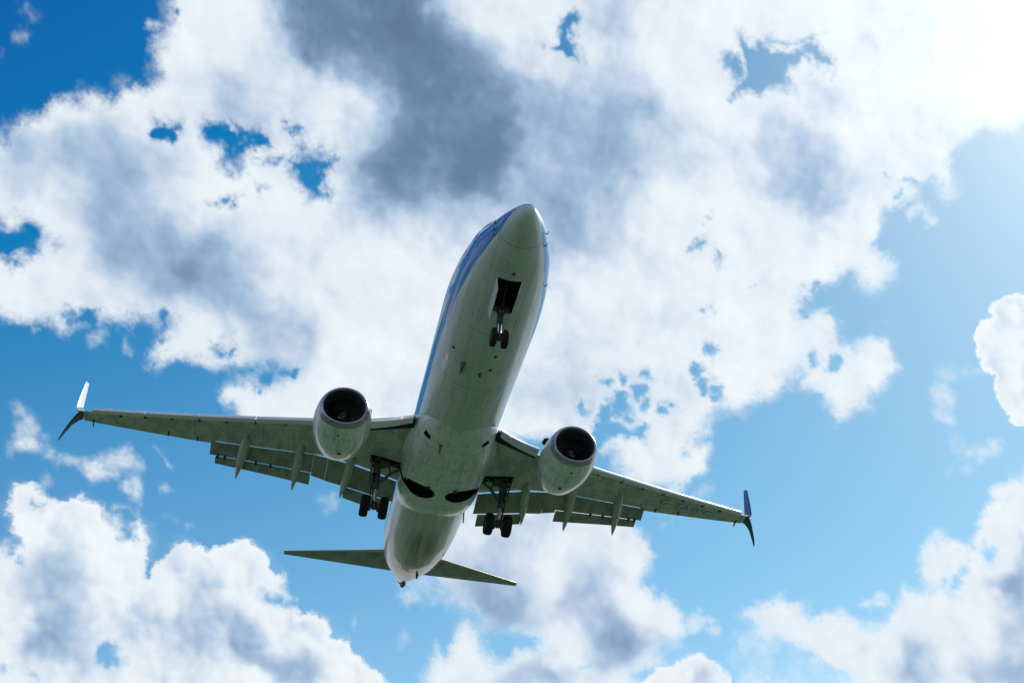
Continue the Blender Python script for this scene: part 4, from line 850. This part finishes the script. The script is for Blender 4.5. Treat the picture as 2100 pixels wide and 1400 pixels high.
for sgn in (1, -1):
    mb = MB()
    mb.loft([wing_ring(y, TEi(y), .10) for y in list(np.linspace(1.2, 10.62, 26))])
    mb.loft([wing_ring(y, TEo(y), 0) for y in list(np.linspace(10.622, 17.06, 18))])
    wing = add('wing', mb, MAT['wing'], jet, sgn)
    cut(wing, slot_cutter(sgn, -2.4, None, 18.68, 19.42, 1.7, 3.40), MAT['dark'])
    # root fillet panel between fairing and wing
    mb = MB(); mb.loft([[(14.9, 1.55, -1.5), (15.4, 1.92, -1.03), (15.4, 1.5, -.8)], [(16.2, 1.5, -1.8), (16.4, 2.06, -1.02), (16.4, 1.5, -.7)], [(17.4, 1.5, -2.0), (17.4, 2.08, -1.01), (17.4, 1.5, -.7)], [(18.66, 1.6, -1.9), (18.66, 2.02, -1.02), (18.66, 1.5, -.7)]])
    add('root_fillet', mb, MAT['white'], wing, sgn)
    # slats: a strip ahead of the leading edge, in four lengths
    for y0, y1 in ((6.15, 8.75), (8.80, 11.35), (11.40, 13.95), (14.0, 16.55)):
        rings = []
        for y in np.linspace(y0, y1, 6):
            x = LE(y); z = wz(y)+.030*(TEi(y) if y < 10.64 else TEo(y)) *0+.03; k = float(np.interp(y, [6, 17], [1.0, .72])); ring = []
            for dx, dz in ((-.02, -.10), (-.14, -.125), (-.25, -.09), (-.315, -.01), (-.32, .05), (-.27, .13), (-.15, .21), (0, .27), (.12, .30), (.10, .27), (-.02, .20), (-.10, .10), (-.12, .0)):
                ring.append((x+dx*k, y, z+dz*k))
            rings.append(ring)
        add('slat', rings, MAT['slat'], wing, sgn, angle=50)
    for y in (7.4, 8.78, 10.1, 11.37, 12.7, 13.97, 15.2):
        b = MB(); x = LE(y); b.box((x+.10, y, wing_low(x+.10, y)-.01), (.30, .13, .05)); add('slat_track', b, MAT['gap'], wing, sgn)
    # krueger flap and a dark block painted as the shaded gap behind it
    rings = []
    for y in np.linspace(1.95, 3.95, 9):
        t = (y-1.95)/2.0; xf = 14.42+1.46*t+(.10*math.sin(math.pi*t)); z = wz(y)-.02; d = .34+.20*t
        rings.append([(xf, y, z+.06), (xf-.05, y, z-.02), (xf, y, z-.09), (xf+d*.35, y, z-.14), (xf+d*.82, y, z-.19), (xf+d*.86, y, z-.155), (xf+d*.4, y, z-.08), (xf+.12, y, z+.04), (xf+.42, y, z+.22), (xf+.30, y, z+.22)])
    add('krueger_flap', rings, MAT['slat'], wing, sgn, angle=45)
    rings = []
    for y in np.linspace(1.85, 3.95, 8):
        x = LE(y); rings.append([(x-.55, y, wz(y)+.05), (x+.16, y, wz(y)-.02), (x+.16, y, wz(y)+.30), (x-.40, y, wz(y)+.26)])
    add('leading_edge_gap_shade', rings, MAT['gap'], wing, sgn)  # solid dark block; the gap's shade is put into its colour
    b = MB(); b.lathe((14.80, 2.42, wz(2.42)-.05), (-1, 0, -.35), [(0, .05), (.03, .05), (.05, .03), (.055, 0)], 16); add('landing_lamp', b, MAT['lamp'], wing, sgn)
    # flaps
    fm = []
    for y, a, b_, c, d in ((5.98, 20.13, -.07, 21.02, -.56), (8.4, 20.91, -.068, 21.62, -.49), (10.84, 21.71, -.06, 22.34, -.43)): fm.append((y, a, b_, c, d, .10))
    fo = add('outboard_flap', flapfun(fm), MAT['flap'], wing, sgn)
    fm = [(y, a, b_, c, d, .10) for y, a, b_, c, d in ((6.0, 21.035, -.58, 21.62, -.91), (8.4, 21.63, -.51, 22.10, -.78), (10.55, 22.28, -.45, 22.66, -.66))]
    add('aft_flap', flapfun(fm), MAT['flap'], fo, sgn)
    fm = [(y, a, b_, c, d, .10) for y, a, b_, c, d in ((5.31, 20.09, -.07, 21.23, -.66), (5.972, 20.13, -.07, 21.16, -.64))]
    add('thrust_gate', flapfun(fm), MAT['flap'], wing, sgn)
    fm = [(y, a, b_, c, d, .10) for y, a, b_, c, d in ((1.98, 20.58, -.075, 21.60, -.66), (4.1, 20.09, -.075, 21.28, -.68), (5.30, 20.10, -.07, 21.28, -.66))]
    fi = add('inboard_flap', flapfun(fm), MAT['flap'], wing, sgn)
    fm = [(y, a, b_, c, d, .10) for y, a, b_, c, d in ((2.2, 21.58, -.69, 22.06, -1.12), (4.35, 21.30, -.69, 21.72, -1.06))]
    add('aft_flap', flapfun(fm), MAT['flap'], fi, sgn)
    # small brackets in the slits between the flap elements
    for y, x, dz in ((6.6, 21.17, -.62), (7.9, 21.5, -.56), (8.6, 21.68, -.54), (10.1, 22.1, -.48), (10.45, 22.25, -.47)):
        b = MB(); b.box((x, y, wz(y)+dz), (.22, .09, .10)); add('flap_bracket', b, MAT['gap'], wing, sgn)
    # track fairings
    for (ry, rx), (ky, kx), (ty, tx, tdz) in (((9.14, 20.0), (9.22, 21.15), (9.47, 22.98, -1.0)), ((6.60, 19.35), (6.62, 20.5), (6.76, 22.55, -1.0)), ((4.19, 19.1), (4.25, 20.3), (4.47, 21.96, -1.0))):
        rings = canoe((rx, ry, wing_low(rx, ry)+.05), (kx, ky, wz(ky)-.10), (tx, ty, wz(ty)+tdz), .25)
        add('flap_fairing', rings, MAT['fairing'], wing, sgn, angle=60)
    # aileron hinge bumps and static wicks
    for y in (11.5, 12.9): 
        b = MB(); x = TEo(y)-.55; b.plate([(x, y, wing_low(x, y)+.02), (x+.3, y, wing_low(x+.3, y)+.02), (x+.38, y, wing_low(x+.3, y)-.10), (x+.2, y, wing_low(x, y)-.09)], .05); add('hinge_fairing', b, MAT['antenna'], wing, sgn)
    b = MB(); y = 16.6; x = TEo(y)-.1; b.plate([(x-.25, y, wing_low(x, y)), (x+.1, y, wing_low(x, y)), (x+.28, y, wing_low(x, y)-.16), (x+.1, y, wing_low(x, y)-.13)], .05); add('hinge_fairing', b, MAT['antenna'], wing, sgn)
    # split winglet: blend, upper blade, lower blade
    def blade(stations):
        rings = []
        for (x0, y0, z0), (x1, y1, z1), th, nrm in stations:
            a, c = Vector((x0, y0, z0)), Vector((x1, y1, z1)); n = Vector(nrm).normalized(); ring = []
            for s in (0, .06, .2, .45, .75, 1): ring.append(tuple(a.lerp(c, s)+n*th*math.sqrt(s)*(1-s*.95)*1.6))
            for s in (.75, .45, .2, .06): ring.append(tuple(a.lerp(c, s)-n*th*math.sqrt(s)*(1-s*.95)*1.6))
            rings.append(ring)
        return rings
    up = blade([((22.88, 17.02, 1.32), (23.74, 17.06, 1.30), .07, (0, -.1, 1)), ((23.0, 17.30, 1.38), (23.80, 17.22, 1.42), .06, (0, -.45, .9)),
                ((23.12, 17.44, 1.52), (23.88, 17.33, 1.72), .05, (-.15, -.85, .5)), ((23.20, 17.49, 1.68), (23.95, 17.38, 2.08), .045, (-.15, -1, .15))])
    wl = add('winglet', up, MAT['teal'], wing, sgn)
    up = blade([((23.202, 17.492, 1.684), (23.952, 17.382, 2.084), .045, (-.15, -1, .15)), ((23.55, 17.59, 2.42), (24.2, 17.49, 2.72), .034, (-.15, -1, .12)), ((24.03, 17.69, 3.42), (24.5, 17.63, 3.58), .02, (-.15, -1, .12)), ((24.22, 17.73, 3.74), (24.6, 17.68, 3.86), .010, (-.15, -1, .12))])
    add('winglet_blade', up, MAT['bwhite'] if sgn > 0 else MAT['blue'], wing, sgn, label='winglet blade painted white as if sunlit' if sgn > 0 else 'blue winglet blade')  # sunlight painted in as white on starboard; port keeps the blue
    dn = blade([((23.02, 17.14, 1.40), (23.82, 17.12, 1.42), .04, (0, -.9, -.5)), ((23.15, 17.36, 1.30), (23.86, 17.34, 1.32), .05, (0, -.9, -.5)), ((23.55, 17.62, 1.10), (24.02, 17.62, 1.10), .035, (0, -.85, -.5)), ((24.1, 17.95, .70), (24.42, 17.95, .70), .02, (0, -.85, -.5)), ((24.5, 18.13, .46), (24.66, 18.14, .44), .008, (0, -.85, -.5))])
    add('winglet_strake', dn, MAT['teal'], wing, sgn)
    b = MB(); b.lathe((22.86, 17.05, 1.36), (-1, .2, 0), [(0, .032), (.03, .03), (.05, 0)], 12); add('position_lamp', b, MAT['green'] if sgn > 0 else MAT['redlamp'], wing, sgn)
    if sgn < 0:
        # registration under the port wing
        fc = bpy.data.curves.new('registration', 'FONT'); fc.body = 'G-TAWC'; fc.size = 1.0; fc.shear = .12; fc.space_character = 1.06; fc.resolution_u = 4
        fo_ = bpy.data.objects.new('cutter', fc); col.objects.link(fo_)
        dg = bpy.context.evaluated_depsgraph_get(); dg.update(); tm = bpy.data.meshes.new_from_object(fo_.evaluated_get(dg)); bpy.data.objects.remove(fo_)
        tv = np.array([v.co[:] for v in tm.vertices]); wmax = tv[:, 0].max(); hmax = tv[:, 1].max(); V = []
        p0 = Vector((21.06, -11.35)); p1 = Vector((22.70, -14.80)); cap = .50
        for a, b_, _ in tv:
            q = p0.lerp(p1, a/wmax); x = q.x-cap*b_/hmax; y = q.y
            V.append((x, y, wing_low(x, y)-.006))
        tag_ = link('registration', V, [tuple(p.vertices) for p in tm.polygons], MAT['letters'], wing, smooth=False)

# ---------------------------------------------------------------- engines
def nac_ring(x, r, zc, sq=1.0, n=64, yc=4.88):
    out = []
    for i in range(n):
        a = 2*math.pi*i/n; c, s_ = math.cos(a), math.sin(a)
        fl = 1.0-.07*sq*max(0, -s_)**2 if s_ < 0 else 1.0
        out.append((x+.045*s_*r*(1 if x < 13.2 else 0), yc+r*1.015*c, zc+r*s_*fl))
    return out
for sgn in (1, -1):
    eng = bpy.data.objects.new('engine', None); col.objects.link(eng); eng.parent = jet; eng.location = (0, 0, 0)
    add('inlet_lip', MB().loft([nac_ring(x, r, -2.2) for x, r in ((12.84, 1.032), (12.78, 1.015), (12.70, .985), (12.62, .95), (12.57, .91), (12.56, .875), (12.58, .845), (12.64, .82), (12.74, .80))], cap=False), MAT['lip'], eng, sgn, angle=80)
    add('cowling', MB().loft([nac_ring(x, r, z) for x, r, z in ((12.84, 1.03, -2.2), (12.98, 1.062, -2.2), (13.2, 1.105, -2.2), (13.5, 1.145, -2.2), (13.9, 1.17, -2.19), (14.3, 1.165, -2.18), (14.7, 1.13, -2.17), (15.1, 1.07, -2.15), (15.5, .99, -2.13), (15.8, .915, -2.12), (16.02, .85, -2.11), (16.0, .81, -2.11), (15.2, .86, -2.12))], cap=False), MAT['cowl'], eng, sgn, angle=60)
    add('inlet_duct', MB().loft([nac_ring(x, r, -2.2, .6) for x, r in ((12.74, .80), (13.0, .785), (13.4, .79), (13.62, .79))], cap=False), MAT['duct'], eng, sgn, angle=60)
    # fan
    mb = MB(); cy, cz = 4.88, -2.2; xf = 13.55
    mb.lathe((xf+.12, cy, cz), (1, 0, 0), [(0, .78), (.02, .78), (.021, 0)], 40)
    for i in range(24):
        a = 2*math.pi*i/24; ra, rb = .24, .785; c, s_ = math.cos(a), math.sin(a)
        rad = Vector((0, c, s_)); tan = Vector((0, -s_, c))
        o = Vector((xf, cy, cz))
        mb.plate([o+rad*ra-tan*.03+Vector((-.08, 0, 0)), o+rad*rb-tan*.08+Vector((-.02, 0, 0)), o+rad*rb+tan*.09+Vector((.08, 0, 0)), o+rad*ra+tan*.04+Vector((.10, 0, 0))], .012)
    add('fan', mb, MAT['fan'], eng, sgn, smooth=False)
    mb = MB(); mb.lathe((xf+.1, cy, cz), (-1, 0, 0), [(0, .25), (.12, .24), (.3, .17), (.45, .07), (.5, .0)], 28); sp = add('spinner', mb, MAT['duct'], eng, sgn)
    mb = MB(); pts = []
    for i in range(9):
        t = i/8; a = -2.2+2.0*t; h = .42-.22*t; r = float(np.interp(h, [0, .12, .3, .45, .5], [.25, .24, .17, .07, .0]))+.004; pts.append((xf+.1-h, cy+r*math.cos(a), cz+r*math.sin(a)))
    mb.pipe(pts, .014, 6); add('spinner_mark', mb, MAT['bwhite'], eng, sgn)
    add('core_nozzle', MB().loft([nac_ring(x, r, -2.02) for x, r in ((15.1, .62), (15.9, .52), (16.5, .42), (16.45, .36), (15.6, .4))], cap=False), MAT['apu'], eng, sgn)
    mb = MB(); mb.loft([[(13.6, cy-.05, -1.2), (13.6, cy+.05, -1.2), (13.6, cy+.03, -1.02), (13.6, cy-.03, -1.02)], [(15.0, cy-.2, -1.3), (15.0, cy+.2, -1.3), (15.2, cy+.16, -.72), (15.2, cy-.16, -.72)],
             [(16.6, cy-.2, -1.75), (16.6, cy+.2, -1.75), (16.8, cy+.2, -.4), (16.8, cy-.2, -.4)], [(18.6, cy-.04, -.95), (18.6, cy+.04, -.95), (18.6, cy+.05, -.5), (18.6, cy-.05, -.5)]]); add('pylon', mb, MAT['white'], eng, sgn)
    # strake on the inboard shoulder
    d = Vector((0, -.78, .62)); o = Vector((0, cy, -2.19)); mb = MB()
    mb.plate([o+d*1.10+Vector((13.55, 0, 0)), o+d*1.40+Vector((13.95, 0, 0)), o+d*1.43+Vector((14.35, 0, 0)), o+d*1.10+Vector((14.5, 0, 0))], .045); add('strake', mb, MAT['antenna'], eng, sgn)
    # drain ports and vents under the cowling
    for x, y, s_ in ((13.25, .05, .05), (14.75, -.1, .075)):
        mb = MB(); zc = -2.2-float(np.interp(x, [13.2, 13.9, 14.7], [1.03, 1.085, 1.05])); mb.box((x, cy+y, zc), (s_*1.6, s_*1.5, .03)); add('drain_port', mb, MAT['dark'], eng, sgn)

# ---------------------------------------------------------------- tail
for sgn in (1, -1):
    rings = []
    for y in np.linspace(0, 7.2, 14):
        a = 32.2+.668*y; c = 35.63+.262*y; z = .85+.13*y; ch = c-a; ring = []
        S = [0, .01, .05, .12, .25, .45, .7, 1]
        for s in S: ring.append((a+s*ch, y, z+yt(s)*.10*ch))
        for s in S[-2:0:-1]: ring.append((a+s*ch, y, z-yt(s)*.10*ch))
        rings.append(ring)
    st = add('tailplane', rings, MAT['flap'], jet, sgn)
    rings = []
    for y in np.linspace(1.2, 7.18, 8):
        a = 32.2+.668*y; c = 35.63+.262*y; z = .85+.13*y; ch = c-a; ring = []
        for s, sg in ((.035, 1), (.012, 1), (0, 0), (.012, -1), (.035, -1), (.055, -1)): ring.append((a+s*ch-.006, y, z+sg*(yt(s)*.10*ch+.004)))
        rings.append(ring)
    add('leading_edge_strip', MB().loft(rings, cap=False, closed=False), MAT['brown'], st, sgn)
rings = []
for z, a, c in ((1.6, 30.2, 36.6), (2.6, 31.6, 36.9), (4.5, 33.2, 37.6), (8.9, 36.6, 39.3)):
    ring = []; ch = c-a
    S = [0, .02, .1, .3, .6, 1]
    for s in S: ring.append((a+s*ch, yt(s)*.1*ch, z))
    for s in S[-2:0:-1]: ring.append((a+s*ch, -yt(s)*.1*ch, z))
    rings.append(ring)
MB().loft(rings).build('tail_fin', MAT['blue'], jet)

# ---------------------------------------------------------------- landing gear
def tyre_prof(r, wd):
    h = wd/2
    return [(-h*.72, r*.50), (-h*.86, r*.60), (-h*.97, r*.74), (-h, r*.84), (-h*.86, r*.94), (-h*.55, r*.99), (0, r), (h*.55, r*.99), (h*.86, r*.94), (h, r*.84), (h*.97, r*.74), (h*.86, r*.60), (h*.72, r*.50)]
def wheel(parent, c, r, wd, sgn=1):
    m = MB().lathe(c, (0, 1, 0), tyre_prof(r, wd), 40, cap=False); t = add('wheel', m, [MAT['tyre'], MAT['rim']], parent, sgn, angle=60)
    h = wd*.36
    m = MB().lathe(c, (0, 1, 0), [(-h, .0), (-h, r*.16), (-h*.7, r*.2), (-h*.75, r*.42), (-h, r*.51), (h, r*.51), (h*.75, r*.42), (h*.7, r*.2), (h, r*.16), (h, 0)], 32, cap=False)
    V = m.V if sgn > 0 else mirror(m.V); me = t.data; bm = bmesh.new(); bm.from_mesh(me); vs = [bm.verts.new(v) for v in V]
    for f in m.F:
        try:
            q = bm.faces.new([vs[i] for i in f]); q.material_index = 1; q.smooth = True
        except ValueError: pass
    bm.to_mesh(me); bm.free()
    return t
ng = bpy.data.objects.new('nose_gear', None); col.objects.link(ng); ng.parent = jet
MB().tube((4.50, 0, -1.5), (4.30, 0, -2.75), .125, .115, 20).tube((4.36, 0, -2.05), (4.34, 0, -2.25), .16, .16, 20).box((4.42, 0, -2.02), (.2, .62, .12)).build('strut', MAT['strut'], ng)
MB().tube((4.31, 0, -2.7), (4.10, 0, -3.5), .075, .075, 18).build('piston', MAT['chrome'], ng)
MB().tube((4.07, -.30, -3.58), (4.07, .30, -3.58), .055, .055, 14).tube((4.09, 0, -3.40), (4.07, 0, -3.64), .10, .09, 14).build('axle', MAT['strut'], ng)
MB().plate([(4.42, -.06, -2.75), (4.42, .06, -2.75), (4.60, .04, -3.12), (4.60, -.04, -3.12)], .035).plate([(4.60, -.04, -3.12), (4.60, .04, -3.12), (4.20, .06, -3.46), (4.20, -.06, -3.46)], .035).build('torque_link', MAT['strut'], ng)
MB().tube((3.3, .0, -1.35), (4.30, .0, -2.35), .04, .04, 10).build('drag_brace', MAT['antenna'], ng)
MB().lathe((4.30, 0, -2.22), (-1, 0, -.25), [(0, .09), (.06, .095), (.08, .07), (.081, 0)], 18).build('taxi_lamp', MAT['brown'], ng)
MB().pipe([(4.2, .10, -2.3), (4.12, .14, -2.7), (4.1, .12, -3.1), (4.04, .08, -3.45)], .014, 6).build('hydraulic_hose', MAT['tyre'], ng)
for y in (.205, -.205): wheel(ng, (4.07, y, -3.58), .345, .21)
for s in (1, -1):
    MB().plate([(2.90, s*.46, fus_bottom(2.9, .46)+.03), (4.62, s*.44, fus_bottom(4.6, .44)+.03), (4.58, s*.345, fus_bottom(4.6, .4)-.50), (3.05, s*.37, fus_bottom(2.9, .4)-.44)], .03).build('gear_door', MAT['bwhite'], ng)

for sgn in (1, -1):
    mg = bpy.data.objects.new('main_gear', None); col.objects.link(mg); mg.parent = jet
    add('strut', MB().tube((19.32, 3.04, -.55), (19.17, 2.92, -2.35), .17, .155, 22).tube((19.2, 2.94, -2.05), (19.17, 2.92, -2.36), .165, .165, 22).tube((18.85, 3.04, -.9), (19.75, 3.04, -.9), .09, .09, 14), MAT['strut'], mg, sgn)
    add('piston', MB().tube((19.17, 2.92, -2.3), (19.10, 2.875, -3.2), .088, .088, 18), MAT['chrome'], mg, sgn)
    add('axle', MB().tube((19.1, 2.38, -3.28), (19.1, 3.37, -3.28), .075, .075, 16).tube((19.11, 2.875, -3.05), (19.1, 2.875, -3.38), .125, .12, 18).tube((19.1, 2.62, -3.28), (19.1, 2.74, -3.28), .21, .21, 20).tube((19.1, 3.01, -3.28), (19.1, 3.13, -3.28), .21, .21, 20), MAT['strut'], mg, sgn)
    add('torque_link', MB().plate([(19.30, 2.84, -2.3), (19.30, 3.0, -2.3), (19.60, 2.93, -2.75), (19.60, 2.85, -2.75)], .045).plate([(19.60, 2.85, -2.75), (19.60, 2.93, -2.75), (19.20, 2.96, -3.2), (19.20, 2.80, -3.2)], .045), MAT['strut'], mg, sgn)
    add('side_brace', MB().tube((19.14, 2.88, -2.1), (18.95, 2.35, -1.55), .075, .075, 12).tube((18.95, 2.35, -1.55), (18.85, 1.75, -1.15), .07, .07, 12).tube((18.95, 2.35, -1.55), (19.1, 2.55, -1.05), .04, .04, 10), MAT['strut'], mg, sgn)
    add('retract_actuator', MB().tube((19.15, 2.75, -1.15), (18.95, 2.0, -1.0), .06, .05, 12), MAT['strut'], mg, sgn)
    add('hydraulic_hose', MB().pipe([(19.1, 3.05, -1.3), (19.0, 3.2, -1.7), (19.02, 3.28, -1.85), (19.05, 3.2, -2.1), (19.08, 3.05, -2.45), (19.0, 3.0, -2.9), (19.0, 2.95, -3.2)], .018, 6), MAT['tyre'], mg, sgn)
    add('shroud', MB().box((19.2, 3.0, -1.35), (.42, .34, .5)).box((19.0, 2.7, -1.05), (.3, .5, .16)).tube((19.45, 2.6, -1.0), (19.45, 3.3, -1.0), .08, .08, 12), MAT['strut'], mg, sgn)
    add('brake_line', MB().pipe([(19.30, 3.1, -1.6), (19.42, 3.15, -2.2), (19.38, 3.08, -2.8), (19.2, 3.05, -3.15)], .022, 6), MAT['tyre'], mg, sgn)
    add('gear_door', MB().plate([(18.75, 3.34, -.95), (19.62, 3.34, -.95), (19.50, 3.14, -2.05), (18.92, 3.14, -2.05)], .03), MAT['strut'], mg, sgn)
    for y in (2.44, 3.30): wheel(mg, (19.10, y, -3.28), .515, .385, sgn)
